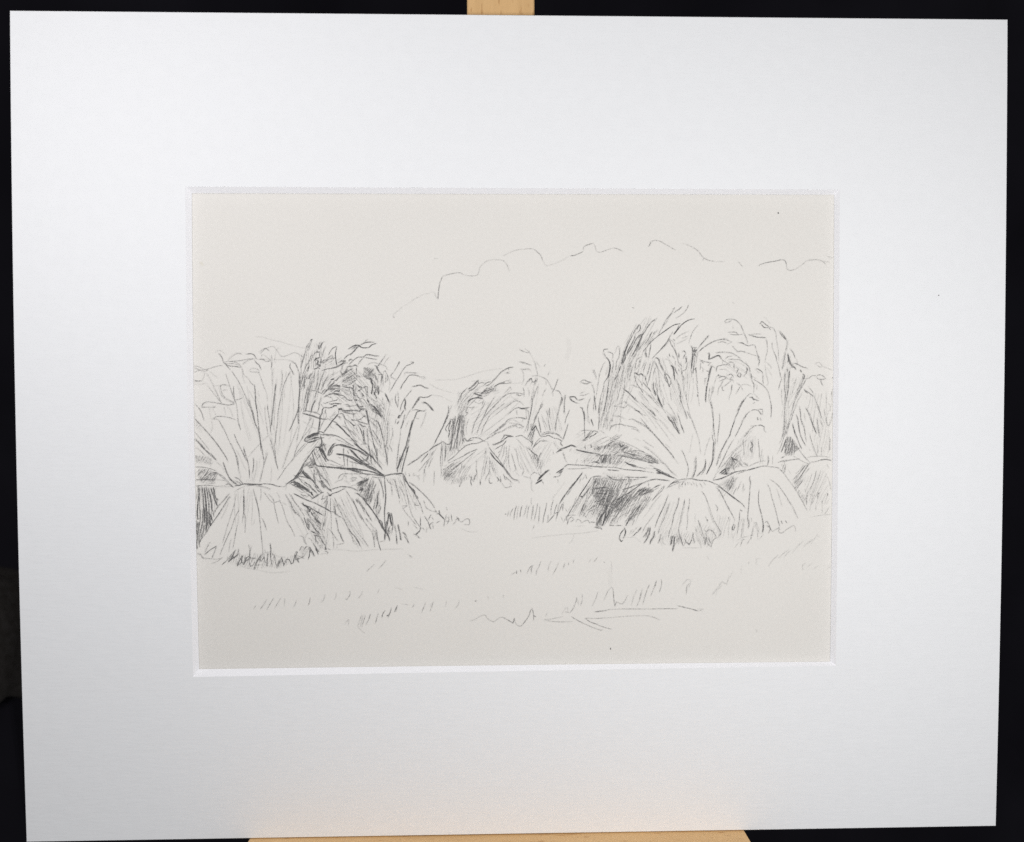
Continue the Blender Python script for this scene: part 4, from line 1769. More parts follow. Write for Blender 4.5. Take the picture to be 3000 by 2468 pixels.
4,0:-9746 745 216 -1 192 -1 25 37
3,0:-9409 780 96 -12
3,0:-8709 972 145 24 121 72
4,0:-9415 379 122 73 192 11 192 -37 216 -73
4,0:-9415 379 169 -12 94 -146 118 -220 93 -219 94 -219 117 -244 69 -332 34 -156
2,0:-9506 780 21 -242 68 -365 -51 -218
2,0:-9410 731 70 -145 47 -98
3,0:-9049 755 45 -243
2,0:-8976 779 118 -122 70 -219
4,0:-9937 854 142 -170 70 -146 57 -194
5,0:-9967 418 260 -292 214 -244 213 -269 165 -244 142 -244
2,0:-9964 660 45 -242
3,0:-9973 5 213 -268 236 -317
6,0:-9964 -238 202 -195 189 -220 262 -245
3,0:-9956 -505 143 -74 166 -195
H3,3,3.23,50:-9968 345 191 -98 20 -267 -167 98
5,0:-8747 -97 70 -195 94 -195 95 -195 94 -220
4,0:-8474 -488 34 -195 70 -195 22 -137
4,0:-8418 1141 93 -267 118 -244 69 -292 117 -292 45 -244 44 -390
6,0:-8114 1431 21 -291 9 -267 45 -292 21 -292 32 -292 33 -292 21 -293
4,0:-8264 971 34 -195 70 -219 45 -267 70 -220
4,0:-8207 630 46 -121 22 -219 71 -146
3,0:-7953 -295 22 -244 69 -268 10 -210
5,0:-7723 823 22 -243 45 -292 32 -365
3,0:-7906 1649 69 -243 94 -243 21 -243
3,0:-7796 775 -2 -243 44 -365 44 -341
3,0:-7566 1939 -2 -242 -4 -291
5,5:-7462 1454 -40 -340 -40 -340 -40 -292 -28 -340
3,0:-7557 531 27 243
3,0:-7277 1890 22 -194 -78 -558
4,0:-7012 1841 -148 -291 -99 -291 -51 -243 -77 -364 -28 -365 -52 -365 -40 -365
2,0:-7133 1841 -26 -194
4,0:-7519 -443 9 -244 33 -332
2,0:-7190 1016 -21 243
7,0:-7009 2084 -13 -97 59 -122 59 -121
6,0:-6973 2144 108 -61 72 -121 46 -146
3,0:-7057 2181 145 -25
6,0:-6710 1816 -27 -267 9 -243 -14 -243 -15 -292 -51 -194 -99 -243 -74 -170 -86 -170
4,0:-6747 1792 46 -291 -16 -292 -15 -316
5,5:-6745 771 -39 -291 9 -268
3,0:-6737 333 -125 -365 -149 -365 -100 -292 -100 -331
3,0:-6401 113 -294 -389 -173 -316 -50 -195
3,0:-6454 -326 -244 -267 -196 -219 -172 -209
3,0:-6739 187 -51 -292 -51 -244
2,0:-8321 -781 172 194 244 267 220 194 145 48
2,0:-7763 -588 -64 -293
4,0:-7661 -175 92 -365 46 -269 46 -210
6,0:-9787 -447 191 -171 143 -98 142 -159
6,0:-9095 -961 70 -220 70 -171 71 -122 143 -123 96 -74
5,0:-9002 -1279 70 -146 143 -148 95 -98
4,0:-9292 -1301 215 -172 142 -172 144 -98
5,0:-8763 -1426 120 -50 96 -98 47 -61
4,0:-8740 -1524 120 -74 96 -25
5,0:-9031 -1644 121 11 95 -86
H4,3,4.15,-50:-8933 -1474 193 -50 192 -99 -194 -72 -144 99
7,4:-8779 -1707 182 36 145 36 242 -9 290 -19
6,4:-8452 -1648 242 -25 218 23 145 18 242 -20 144 -50 145 -25
3,0:-8404 -1709 242 60
4,0:-8744 -1854 146 85 146 60
4,0:-8090 -1686 169 -26 145 -37 121 -50
4,0:-7316 -1727 97 11 62 61
3,0:-7193 -1606 23 -98 -26 -122
5,0:-8926 -1938 -160 -194 -196 -219 -147 -219
6,0:-8915 -2011 -148 -244 -173 -268 -172 -243 -147 -195 -99 -195
4,0:-9654 -3156 -123 -146 -124 -219
3,0:-8709 -1939 -64 -318 -101 -317 -125 -366 -76 -269 -76 -244
2,0:-8941 -2182 -125 -293 -124 -244
4,0:-8630 -2429 -124 -244 -101 -293 -124 -268 -99 -220 -125 -293 -25 -73
4,0:-8697 -2918 -39 -195 -51 -270 -52 -244
3,0:-8883 -3333 -51 -195 -27 -221
5,0:-8477 -1770 -3 -195 -15 -244 9 -245 -26 -196 -26 -171
7,0:-8480 -1965 2 -269 -8 -245
4,0:-8486 -2503 46 -196 -2 -171 -16 -270
2,0:-8308 -1746 -51 -195 -27 -245 -14 -220
5,0:-8188 -1796 46 -196 70 -269 46 -221 21 -220 22 -221
3,0:-8117 -1992 68 -343 35 -171
4,0:-7983 -2923 21 -269 22 -246 21 -270
4,0:-7932 -2703 71 -147 70 -221
3,0:-7957 -1748 9 -220 -26 -171
4,0:-7850 -1895 95 -148 119 -147 73 -50 46 -220 46 -197 46 -196
3,0:-7730 -1945 120 -123 71 -147 170 48
4,0:-7393 -2118 95 -221 94 -319 70 -197 120 -197 94 -222
4,0:-7297 -2217 133 -74
3,0:-7463 -1898 95 -172
4,0:-7076 -1949 119 -197 144 -196 96 -148 95 -148
4,0:-7028 -1974 143 -270 216 -222
4,5:-7197 -1973 143 -245 118 -246 216 -247 96 -172
3,6:-7031 -2341 71 -147 96 -99
3,0:-6720 -2735 95 -222
4,0:-9304 -376 142 -195 118 -171 94 -196
2,0:-9312 -936 191 -171 70 -171
4,0:-8846 -378 93 -244 94 -220 32 -292
2,0:-8704 -573 118 -220 94 -220 94 -220
5,0:-8474 -501 58 -195 58 -196 45 -244 21 -317
5,0:-8164 -820 -3 -219 -39 -268
2,0:-8247 -673 244 243
2,0:-8231 -1356 46 -195 12 -49
2,6:-8639 -1159 58 -195 10 -171
4,0:-7930 -382 46 -268 21 -244
4,0:-7728 -675 -112 -341 -76 -317 -64 -244
2,0:-8069 -918 -40 -365 -51 -195
2,0:-7664 -383 94 -244 71 -196
5,0:-7508 -530 10 -195 21 -220 58 -244
2,0:-7624 -1115 -2 -244 -27 -220
3,0:-7036 -435 -99 -267 -75 -244 -75 -220
3,0:-6817 -387 -52 -268
4,0:-6575 -388 -245 -267 -197 -292 -171 -195 -123 -194 -123 -171
4,0:-9928 -3778 96 -38 71 -98 120 -26
3,0:-9641 -3940 314 -27 170 48
4,0:-9700 -3817 64 196 99 183
5,0:-9700 -3817 159 134 195 121 -50 -159 -100 -232
3,0:-9498 -4100 170 60 171 121
5,0:-9184 -4140 147 122 74 97 196 220 -99 -196 -99 -146 147 121 122 97 26 172
6,0:-8965 -4043 98 97 98 48 122 98
7,0:-8713 -4193 88 196 74 122 -26 -171 71 -99 75 196 98 72
6,0:-8700 -4168 98 73 49 97
5,0:-8530 -4145 74 98 122 97
5,0:-8353 -3533 34 -196 -15 -221 10 -197 35 -74
4,0:-8257 -3583 -63 -171 10 -172 121 -25 97 -26
5,0:-8313 -4196 98 48 49 98
6,0:-8181 -4295 39 147 74 147 123 170
4,0:-8143 -4173 195 23
5,0:-7945 -3806 -75 -245
5,0:-7919 -3708 10 -196
6,0:-7762 -3758 -15 -221 -14 -221
6,0:-7686 -3489 22 -196 -15 -221 45 -296
5,0:-7827 -4151 60 -37
4,0:-7870 -3684 71 -123
5,0:-7653 -3784 96 -99 22 -172 59 -197
6,0:-7476 -4252 87 196 50 122 35 -123 35 -135
6,0:-7269 -4192 75 208 97 -25 47 -124 73 49 26 123 99 196 -50 -197 96 -123
5,0:-6952 -4010 220 72 98 48
2,0:-7581 -3833 169 -75 194 -27
4,0:-6852 -3765 -73 -49 -26 -123
4,0:-6774 -3250 97 -50 47 -148 72 -98
6,0:-6338 -3891 -23 86 -60 112 -48 74
8,0:-6457 -3619 48 -99 48 -99 48 -80
8,0:-6469 -3681 -1 -110 -13 -86 -32 -117
7,0:-6433 -3693 -13 -74
6,0:-6517 -3588 -61 -18 -49 -61
4,0:-6748 -3617 -26 -98 50 110 73 -13
H4,3,2.53,60:-6748 -3630 255 -1 -2 -173 -183 -121 -73 62
5,0:-6895 -3751 48 -13 -25 -37 -24 25
4,0:-6959 -3984 38 85 25 74
6,0:-6860 -3899 23 -99 23 -98
5,0:-6848 -3875 60 -25 61 12
4,0:-6727 -3949 97 -13
3,0:-6732 -3249 60 -37 48 -74 23 -86 48 -99
3,0:-6600 -3336 38 110 73 49
5,0:-6515 -3336 61 -13 48 -50 12 -61
H2,4.15,6.00,-60:-7213 -1975 468 -534 154 -427 -364 428
H2,4.15,6.00,84:-8416 -1544 535 845 -274 -952
H2,3.6,5.00,84:-7599 1095 104 0 -64 -1056 -83 1
H3,2.8,9.00,84:-8734 -1860 577 -3 -13 -1062 -682 4
H3,2.8,8.00,-68:-7264 -1869 415 -533 309 -748 -161 -212
H3,2.8,9.00,-72:-8797 1519 833 -318 87 -1477 -419 1
H3,2.8,9.00,84:-7595 1516 789 314 -338 -2215 -423 -316
H4.5,3.2,5.99,72:-9036 -3896 269 170 192 -124 291 47 339 -3 341 71 118 -247 219 -1 390 169 95 -222 -487 -169 -244 -71 -291 51 -389 -70 -483 102 -314 101
5,0:-8988 -3994 98 97 73 98 -26 -172 98 122
5,0:-8454 -3851 -27 -196 98 48 74 98 46 -148 75 122
5,0:-8118 -4099 75 146 71 -98 99 146 22 -196
5,0:-7464 -4228 51 221 47 -148 50 172
#E2
H5,3.5,3.46,55:-9959 -738 408 -51 120 -73 -74 -146 -433 51
3,0:-9479 -862 -3 -219
5,0:-9940 -1103 193 -1 240 -50 192 -74
4,0:-9316 -1277 144 -74 143 -123 143 -171 71 -74
H6,4,3.69,48:-9905 -1152 397 -26 215 -172 -51 -195 -458 2 -70 98
H4,4,3.23,10:-9824 -1445 481 -27 -50 -170 -410 26
7,6:-9413 -1289 121 12
7,0:-9437 -1349 96 36 73 11
5,0:-9969 -1493 241 11 361 -14
3,0:-9367 -1496 361 -27
5,0:-9948 -1688 338 22 241 -13
3,0:-9370 -1703 290 10 193 -13
7,5:-9876 -1701 9 -256 -28 -244 -16 -317 9 -196 36 12
6,0:-9828 -1737 -17 -342 7 -366 21 -269
7,5:-9768 -1713 33 -245 8 -317 32 -293 -15 -245
7,6:-9696 -1738 44 -342 19 -367 19 -367 -39 -244
6,5:-9623 -1714 43 -367 32 -366 31 -367 23 -98
6,6:-9563 -1739 45 -244 45 -245 9 -220
6,6:-9503 -1739 82 -220 69 -221 59 -122
6,5:-9418 -1740 45 -220 69 -220
7,5:-9406 -1740 33 -195
5,5:-9350 -2058 95 -73
5,0:-9499 -2325 59 -147 34 -172
8,6:-9586 -2520 84 -99 46 -171
7,0:-9528 -2716 -25 -98 34 -110 50 61
H6,5,3.46,88:-9837 -2396 241 -2 91 -416 -174 -342 -97 -97 -79 441
H8,5,3.69,86:-9939 -2787 96 -25 91 -441 -175 -390 -22 465
H5,4,4.15,86:-9747 -2886 120 -1 -39 -220 -86 -97
6,0:-9951 -3643 24 342 -10 343 10 171
7,0:-9939 -3656 26 110
H4,3.6,5.00,86:-9926 -1726 544 -3 119 -499 -217 -582 -214 -338 -236 -402
H3,3.6,5.00,50:-9955 -774 480 -76 71 -181 -522 24
H3,3.6,5.00,50:-9929 -1197 595 -45 28 -318 -472 -82
#G
6,0:1555 -1081 108 0 217 -15 271 -15 217 -28 245 -20 217 -9
4,0:1555 -1216 216 -1 217 7 217 18 136 -15
6,0:2830 -1168 245 -15 244 -56 273 -28 245 -15 190 -28
6,0:2830 -1250 163 -14 190 -15
3,0:4027 -1310 246 -42
3,0:2314 -1017 163 13 244 -15
6,0:3129 -804 190 -28 272 -55 272 -69 218 -56
5,0:2422 -773 272 -28 217 -2
H5,3.5,3.55,68:2450 -556 461 106 353 53 190 -110 -190 -162 -353 56 -489 2
H5,4,3.30,60:2721 -476 353 161 244 -83 -27 -108 -299 -26
7,5:3019 -423 82 -55
7,5:3183 -451 81 -82 82 54
7,5:3264 -669 82 81 108 54
6,0:2829 -477 109 81 136 54
5,0:3400 -669 163 -1 164 13 163 -14 109 -55
6,5:3291 -696 136 -28 164 -55 136 -27
H4,4,4.56,-20:3291 -669 599 -2 545 -356 -163 -26 -681 220 -272 56
H7,4,3.30,-25:3945 -889 190 81 300 -233 -81 -26 -273 69
6,5:4081 -1025 191 -1 163 -28
6,0:3999 -781 191 -82 218 -137
8,5:4108 -1012 164 -55
5,0:3917 -889 164 81 109 -1
3,0:3999 -726 218 -110 218 -137
3,0:2856 -233 326 -110 408 -164 273 -137
4,0:2884 -369 190 135 135 54
4,0:2911 -342 244 80 109 108
H7,3.5,3.04,75:2694 -774 217 26 82 -82 -54 -217 -326 -25 -28 135
6,0:2423 -1017 108 54 81 135 82 54
7,5:2423 -990 135 -55
H3,4,5.58,40:2097 -663 543 -111 -55 -217 -380 -52 -217 164
H4,4,5.07,50:2911 -830 299 -1 136 -164 -163 -107 -326 28
5,0:2993 -803 190 108
4,0:3101 -803 -136 27
8,5:3373 -1008 109 -69 136 -27 137 -55
6,5:3428 -1049 163 -82 136 -42
5,0:3346 -1022 109 0
4,0:3755 -1159 136 -56
8,5:4354 -1271 164 -83 136 -55 104 -55
7,5:4382 -1353 136 -28
5,0:4354 -1353 191 26
5,0:4272 -1216 137 -28 191 -110
3,0:4000 -1188 272 -56
7,5:2043 -1327 -109 -149 -81 -108 -109 -135 -109 -135
8,5:1866 -1557 41 54
6,0:1880 -1557 -190 -189 -136 -189 -136 -189 -108 -190
5,0:1771 -1692 -163 -189 -135 -189 -109 -190
4,0:1690 -1854 -136 -190
3,0:2151 -1368 -108 -190
8,4:2314 -1491 -109 -176 -108 -163 -109 -162 -81 -135
7,0:2341 -1478 136 27 136 -1
6,0:1907 -2127 -109 -190 -136 -216 -109 -190
7,5:1988 -2087 54 -14
5,4:2042 -2101 109 135 109 163
4,0:2205 -1749 -54 -108
5,0:2097 -2291 -82 -217 -81 -190
6,5:2423 -1845 163 26 217 26
5,0:2423 -1750 -55 -108
H3,4,5.07,68:2368 -1505 353 52 517 -247 -81 -489 -326 111 -490 -25 -136 110
H4,3.2,4.06,65:2368 -1532 544 51 326 -301 -108 -489 -408 3 -381 220
H5,3.2,4.06,60:2341 -1858 517 51 353 -111 -54 -271 -245 -135 -135 -244 -191 110 -218 328
5,5:2477 -1533 -109 -271 -27 -217
H3,4,4.56,75:2640 -1317 897 -140 55 -164 -354 -79 -435 165
5,0:2803 -1480 272 -15
5,0:2803 -1426 218 -137 380 -2
5,5:3456 -1484 82 -82
5,0:3347 -1483 381 -16 354 12
4,0:3483 -1566 191 -1 136 27
5,5:3402 -1728 81 54
6,0:3293 -1877 218 67 217 80 191 53 191 81 163 40 136 -1 219 -29 131 -14
7,0:3919 -1677 -190 -135 -191 -135 -190 -107 -164 -108 -108 -81
6,0:3130 -2162 -218 -162
5,0:4110 -1651 14 -163
7,0:4246 -1842 109 54 137 54
4,0:4274 -1897 163 81
5,0:4628 -1762 -81 -136 -164 -163 -163 -162
H7,4,3.55,50:3157 -2162 191 108 245 107 354 134 299 -29 28 -109 -272 -107 -273 -107 -272 -108 -381 -215 -82 137
H8,4,3.30,20:3729 -1921 272 108 245 -43 28 -68 -191 -80 -272 -53
H5,3.5,3.55,55:2912 -2324 681 268 272 -83 -326 -189 -381 -270 -273 2
H6,3.5,3.80,60:2586 -2186 544 -3 55 -136 -272 -135 -82 -108 -109 55
H5,4,4.06,70:3021 -2461 409 134 -109 -163 -191 -107 -81 0
H6,3.5,3.80,58:3811 -2357 381 270 28 -109 -272 -325 -218 -217 -299 -270 -82 109 245 244
H7,4,3.80,55:3675 -2437 218 80 55 -109 -218 -217 -299 -271 54 218
H4,4,4.56,50:3348 -2653 382 270 353 324 110 -82 -463 -406 -327 -325
7,5:3403 -3008 109 190 82 81
4,5:3594 -3009 82 190
3,0:3103 -2679 245 189 381 188
3,0:3131 -2788 381 243
4,0:2913 -2650 163 107 190 108
8,0:2532 -2253 108 67 136 54
7,0:2423 -2266 54 54
5,0:2205 -2537 136 108 109 54
6,0:2450 -2348 -81 -108
5,0:2423 -2484 -190 -80
9,6:2777 -2513 -82 -109 -82 -108 -54 -136
8,6:2777 -2568 -28 -136 -27 -136 -54 -163
8,5:2885 -2487 -54 -190 -81 -108
7,6:2804 -2323 -27 -245
7,5:2940 -2433 -82 -244
H5,3.5,3.80,70:2477 -2484 272 -56 -163 -244 -54 -218 -55 137
H8,4,3.30,80:2477 -2784 245 -56 -27 -163 -81 -81 -191 1
8,5:2314 -2891 109 -15
6,5:2423 -3056 191 -28
8,5:2614 -3084 27 -28
H4,3.5,5.07,65:2750 -2785 435 51 -27 -245 -272 -25
5,5:2886 -3004 136 -1
5,0:3076 -3006 218 -1
4,0:2749 -2677 137 -55 190 53
H3,4,6.08,65:2151 -2129 381 -56 -82 -354 -462 -187 -54 55
5,0:2151 -2373 -109 -190
5,0:2097 -2319 -109 -271
4,0:2423 -2484 -82 -244
4,0:2205 -1912 -54 -217
4,0:1988 -1503 -54 -163
5,0:2097 -2672 54 -82
6,5:1526 -2723 109 54
4,0:1635 -2669 190 -1
4,0:1825 -2888 54 81 82 -28 54 -82 82 54 108 27 55 -82 109 53
4,0:1608 -2778 81 54 82 -82 -109 -81
4,0:1553 -2723 -27 -109 109 27
6,5:3363 -3089 27 -137 -41 -109
6,5:3404 -3144 -27 -137 -55 -136
6,4:3349 -3117 -109 -135 -41 -136 42 -110
7,4:3186 -3416 68 -96 55 41
7,5:3867 -3079 -81 -95
5,0:3758 -3201 -136 -150
3,0:3595 -3146 -82 -136
5,0:481 -3096 41 108
8,5:3667 1779 74 -37 74 -37
7,5:3815 1730 74 12 49 -62
7,5:3987 1680 25 -73 0 -74
5,0:3667 1755 25 -172 49 -147 124 -173 74 -123
6,0:4037 1533 25 -123
7,0:3939 1484 74 -98 99 -99 74 -98
4,0:3766 1607 98 -123 50 -123
3,0:4087 1410 -25 -49
3,0:3544 1387 49 12 148 -62 198 -98 148 -124 198 -172
6,5:3372 1240 98 -74 74 -74
7,5:3544 1092 75 -74 49 -73
5,0:3298 1314 74 -98
5,0:3693 1018 24 -98 99 -74
5,0:3866 870 123 -123 99 -99
5,5:4088 648 99 -74 149 -148
4,0:4311 672 124 -123
4,5:4237 574 74 -148
3,0:3347 896 99 -98 223 -148 173 -124 197 -99
6,5:3669 625 123 -50 74 -74
5,0:3866 501 62 -74
3,0:3027 725 148 74 172 73 74 -25
3,0:3175 725 173 -25 98 73 50 -24
4,0:3027 750 74 -25
2,0:3545 748 -98 -221
3,0:4186 1140 149 -222 173 -197 174 -247
3,0:4089 574 198 -197 148 -99
2,0:4335 869 149 -173 198 -124
3,0:4038 1115 198 -172 198 -222
2,0:4435 327 149 -124 149 -173
7,5:4272 1483 -12 -172 50 -147 25 -99
7,0:4334 1483 -12 -172
5,0:4359 1336 12 -148 -12 -98
7,6:4384 1090 50 -148 49 -123 75 -123
5,0:4384 967 50 -98
4,5:4557 967 26 -197
6,6:4332 2244 74 -25 49 -98
5,7:4431 2121 74 -147 75 -148
5,0:4580 1826 124 -123 99 -123
5,0:4629 1728 75 -197 50 -172 49 98 0 99
7,0:4729 1408 37 -61
4,0:4629 1851 25 -246
5,0:4604 1777 26 -196 74 -123
4,0:4283 2146 49 -74 99 -172
3,0:4307 2121 75 -221 50 -245 25 -344 51 -295
3,0:4603 2194 99 0 99 -98
2,0:4579 1974 0 220
6,0:4751 2366 25 -74
4,5:4850 2316 74 -98
5,0:4801 2022 75 -123 25 -172 25 -172
8,5:4814 2010 62 -62 25 -147 13 -147 12 -99
6,0:4925 1948 50 -147 50 -74
4,5:4949 2145 1 -123
6,5:5047 2390 13 -147
5,5:5023 2194 25 -99 75 -98
5,0:5024 2022 99 -123 50 -172
5,0:5122 2095 26 -196
6,5:5171 2439 49 12 50 -62
6,5:5270 2365 -49 -74 -25 -73
5,5:5245 2291 50 -122 -24 -99
4,0:5345 2119 -24 -122
5,0:5321 1997 -49 -123 -99 -37
5,0:5049 1899 25 -98
3,0:5296 1923 -123 -123
7,5:5430 2622 49 -86 13 -147
7,5:5492 2414 1 -172 -24 -172 -12 -172
6,5:5516 2561 75 0 -74 -123 99 49 -74 -123 50 -73
H4,5,5.07,85:5516 2536 125 -123 -23 -441 -99 -49
6,0:5494 1849 25 -98
5,4:5543 2168 -24 -245 -24 -148
4,0:5445 1898 25 -246
5,5:5544 1873 49 49 0 -122
4,0:5593 1922 26 -270 25 -221
4,0:5620 1431 25 -172 26 -197
5,5:5646 1086 12 -49
3,0:5671 1037 38 -296
3,0:5495 1652 26 -196
4,0:4976 1555 75 -147 50 -173 13 -246
5,5:5101 1186 13 -246 37 -123
5,0:5126 891 50 -148 75 -172 75 -222
4,0:5123 1801 75 -148 25 -147
3,0:5123 1850 51 -295 25 -197 25 -172
3,0:5346 1776 -24 -246 1 -197
3,0:5224 1186 63 -172 63 -296 75 -296 126 -345
4,0:5274 1210 25 -196
4,5:5326 570 100 -222
3,0:5500 225 76 -237
2,0:4828 1408 125 -295
3,0:4581 1458 0 -98
4,0:5004 510 75 -185 50 -198
6,0:5129 152 50 -163
6,5:4707 449 50 -123 99 -99
H5,5,4.61,-60:4756 548 149 -173 125 -385 -173 114 -150 296
4,0:4880 424 125 -198
3,0:4682 572 75 -98
4,0:6068 888 51 -246 26 -222 1 -222 0 -213
3,5:6068 863 26 -172
4,0:5916 1602 -49 -196
4,5:6063 1995 -24 -196 -73 -320 -48 -221
6,4:5942 1356 -24 -197
4,0:5918 1159 -24 -147 13 -148
3,0:6116 1356 -24 -246 -73 -246
3,0:6253 1675 -88 -270
5,5:4809 311 75 -148 74 -123 75 -99 50 -74
H6,4,3.69,-60:4784 312 124 -26 175 -345 -25 -87
6,0:5131 162 50 -123 50 -148
3,0:5478 309 75 -197 75 -223 76 -222
3,0:5704 -333 25 -223 26 -197
2,0:5504 -135 -48 -296 -49 -296
5,4:5159 -652 75 -148 50 -149 50 -124 25 -99
4,0:5359 -1172 1 -148 -49 -198
3,0:3647 291 222 -124 198 -124 174 -148
3,0:3943 265 124 -148 199 -222
5,0:4241 -93 174 -185 149 -174 149 -173 124 -149 100 -149
3,0:4937 -923 124 -148
3,0:4638 -452 149 -124
3,0:3573 45 149 -50 99 -74
3,0:3945 -326 123 -99 199 -124
2,0:3648 -251 198 -99
3,0:3945 -523 124 -75 223 -173 199 -199 174 -149 124 -174 174 -124
3,0:3970 -548 173 -99
3,5:4466 -994 174 -125 99 -124
3,0:4739 -1218 125 -149 149 -100
8,5:4392 -1290 124 -75 125 -50 124 -51 174 -62
6,0:4516 -1341 174 -50 124 -75
6,5:4368 -1364 124 -26
5,0:4268 -1191 174 -75
3,0:4119 -1116 199 -51
4,0:4939 -1528 99 -50
4,0:3575 -1262 198 -13 248 -38
4,0:4021 -1239 -149 50 -148 25
3,0:4071 -1511 -174 13 -173 13
5,4:5606 -852 1 -222 -24 -223 -74 -197
H4,4,3.69,80:5557 -901 62 -25 14 -346 -99 -222 -37 0 49 272
6,5:5559 -1396 -50 -111
6,5:5905 -952 0 -148 -74 -173 -98 -99 -99 -98
5,4:5905 -1125 -24 -148 -99 -148
4,0:5757 -1372 -74 -74
H4,3,3.23,50:5806 -1224 99 124 -24 -198 -123 -148
3,0:6051 -236 -99 -271 -73 -297
3,0:6148 307 1 -247 13 -173
5,0:6162 -113 -37 -148 51 -148 -24 -173
7,5:6163 -409 -11 -223 -12 -197 -12 -149
7,5:6141 -928 -49 -173 -74 -148 -74 -149
4,0:6200 -261 25 -99 -24 -148
3,0:6346 306 -24 -247 -23 -197 -24 -297
5,0:6799 230 -54 -172 -74 -222 -73 -173
5,5:6622 -263 -98 -173 -74 -148 -74 -148
4,5:6376 -732 -74 -247 -49 -148
4,0:6801 -313 -128 -197 -123 -247 -123 -247 -99 -222
3,0:6804 -709 -154 -197 -173 -197 -148 -198 -124 -148
3,0:6526 -881 -148 -222 -99 -197
3,8:6376 -781 -24 -124
5,4:6230 -1473 -74 -87
3,0:6054 -1027 -49 -148
5,0:4691 -1836 124 123 149 98 148 36 199 24 199 -1 174 -51
6,0:4790 -1713 149 49 124 36
3,0:4741 -1812 223 98 347 122
5,0:5510 -1556 199 -38 223 -14 175 -51 99 -62
6,0:6206 -1696 125 -75 125 -100 175 -150 180 -150
6,0:6156 -1597 149 24 149 49 174 73 179 74
4,0:5088 -1640 -12 -223
4,0:5038 -1640 25 -25
4,0:5187 -1641 -12 -148
4,0:5262 -1666 12 -75
4,0:5349 -1667 12 -49
4,0:5411 -1667 74 -75
4,0:5510 -1643 50 -99
3,0:5609 -1668 38 -149
4,0:5734 -1694 75 -124
4,0:5858 -1670 50 -74
5,0:5113 -1789 124 172
5,0:4742 -2059 -74 -173 -74 -198 -99 -198 -99 -222 -74 -223
4,0:4767 -2307 -74 -248 -98 -272 -99 -198 -74 -247
3,0:4792 -2332 -49 -74
5,0:5077 -2136 -37 -222 -73 -198 -74 -173
4,0:4917 -2655 -24 -149 -49 -223 -74 -198 -24 -174
6,4:5251 -2211 -24 -173
4,0:5227 -2360 -37 -148 -49 -223 -24 -174 -49 -198 -25 -174
4,0:5412 -2162 -11 -199
4,5:5388 -2385 -24 -199
3,0:5352 -2608 1 -298 -36 -248
2,0:5588 -2660 1 -223
5,0:5797 -1954 88 -112 75 -174 76 -224
4,0:6035 -2439 76 -224 76 -199 100 -175 76 -125 50 -100 -74 -123
4,5:6257 -1820 125 -150
4,0:6382 -1970 100 -199 101 -199 101 -175 100 -199
4,0:6234 -2366 88 -137
3,0:5912 -2736 76 -199
5,4:5962 -2836 25 -25
3,0:4518 -2033 -198 -222 -173 -222
3,0:4321 -2627 -148 -197 -149 -197 -98 -198
2,0:4345 -2255 -395 -518
3,0:4604 -1761 -111 -124 -99 -123 -99 -148
6,5:3888 -3070 -86 -123 -75 -49
5,0:3727 -3242 -99 -99
3,0:3776 -3044 -198 -222
5,5:4124 -3072 -74 -173 -99 -123
6,5:4173 -3072 -24 -149 -74 -198 -99 -148
4,5:4099 -3096 50 -174 -74 -74
H4,4,3.92,65:4049 -3071 149 -1 -49 -322 -173 1
6,5:4310 -3197 -37 -173 -74 -99 -37 -124
H4,4,3.92,70:4273 -3197 75 -124 -124 -248 -50 75
5,5:4522 -3273 -50 -173 -49 -124
H3,4,3.92,75:4447 -3297 149 -51 1 -298 -124 26 -50 75
3,0:4572 -3546 75 -76
6,6:4870 -3350 -25 -149 -24 -124
H6,4,3.46,80:4795 -3374 149 48 1 -273 -124 -49
7,5:4944 -3375 -24 -174 -24 -149 -25 -124
6,0:4871 -3822 49 149 50 124
H5,4,3.69,80:4969 -3326 199 24 1 -249 -124 -74
4,0:5068 -3177 25 -175 -24 -148
4,0:5019 -3326 -24 -224
5,4:5118 -3352 51 -199 50 -125
5,0:5268 -3452 50 -100 87 -75 62 124 61 248 14 -174 25 -150
6,5:5343 -3552 75 -75
5,0:5244 -3651 49 149
4,0:5492 -3479 -50 -49
4,0:5689 -2859 50 -124 50 -150 76 -224 26 -150
4,5:5689 -2859 50 -174
H3,4,4.15,-65:5565 -3082 174 99 76 -299 151 -300 -75 -74 -200 151 -100 200
5,0:5603 -3107 25 -124
3,0:5616 -3405 125 -200 51 -125
4,5:5940 -3383 -25 -124 -24 -124
4,0:5964 -3234 50 75 99 -26 76 -75 75 -125
3,0:5964 -3234 -24 -273 151 -200 74 223 174 99
3,0:6015 -3358 50 -224 -99 -99
3,5:5914 -3258 51 -224 51 -175
3,0:6140 -3484 -49 -248
4,0:5864 -3133 100 -125
4,5:5990 -3408 75 -150
2,0:5219 -3725 498 -4
6,0:5915 -3407 -24 -174
6,0:6786 -3040 -25 -100 55 -25
5,0:2107 -524 24 -62
6,5:2304 -476 6 -61
5,0:2402 -575 13 -37
6,0:2550 -538 -24 -74
5,0:2649 -502 -37 -74
5,0:2735 -527 -12 -62
6,5:2822 -490 62 -13 -38 37
5,0:2871 -577 37 -25
5,0:2785 -478 -37 -37
7,5:3229 -455 -12 -99
6,0:2427 -994 62 -37 99 -25
5,0:2279 -1030 124 30
7,0:2723 -847 -49 -123 -25 -74
7,0:2760 -786 -37 -135 -24 -123
6,0:2637 -847 -37 -98
5,0:2995 -725 123 48
4,0:2094 -943 0 -135
5,0:2144 -1436 24 -74
5,0:2563 -1623 -61 -87 -62 -73
H4,4.15,4.50,60:2374 -1497 987 17 -21 -343 774 -26 129 -173 -666 -608 -537 -265 -375 -127 -247 238 -76 752
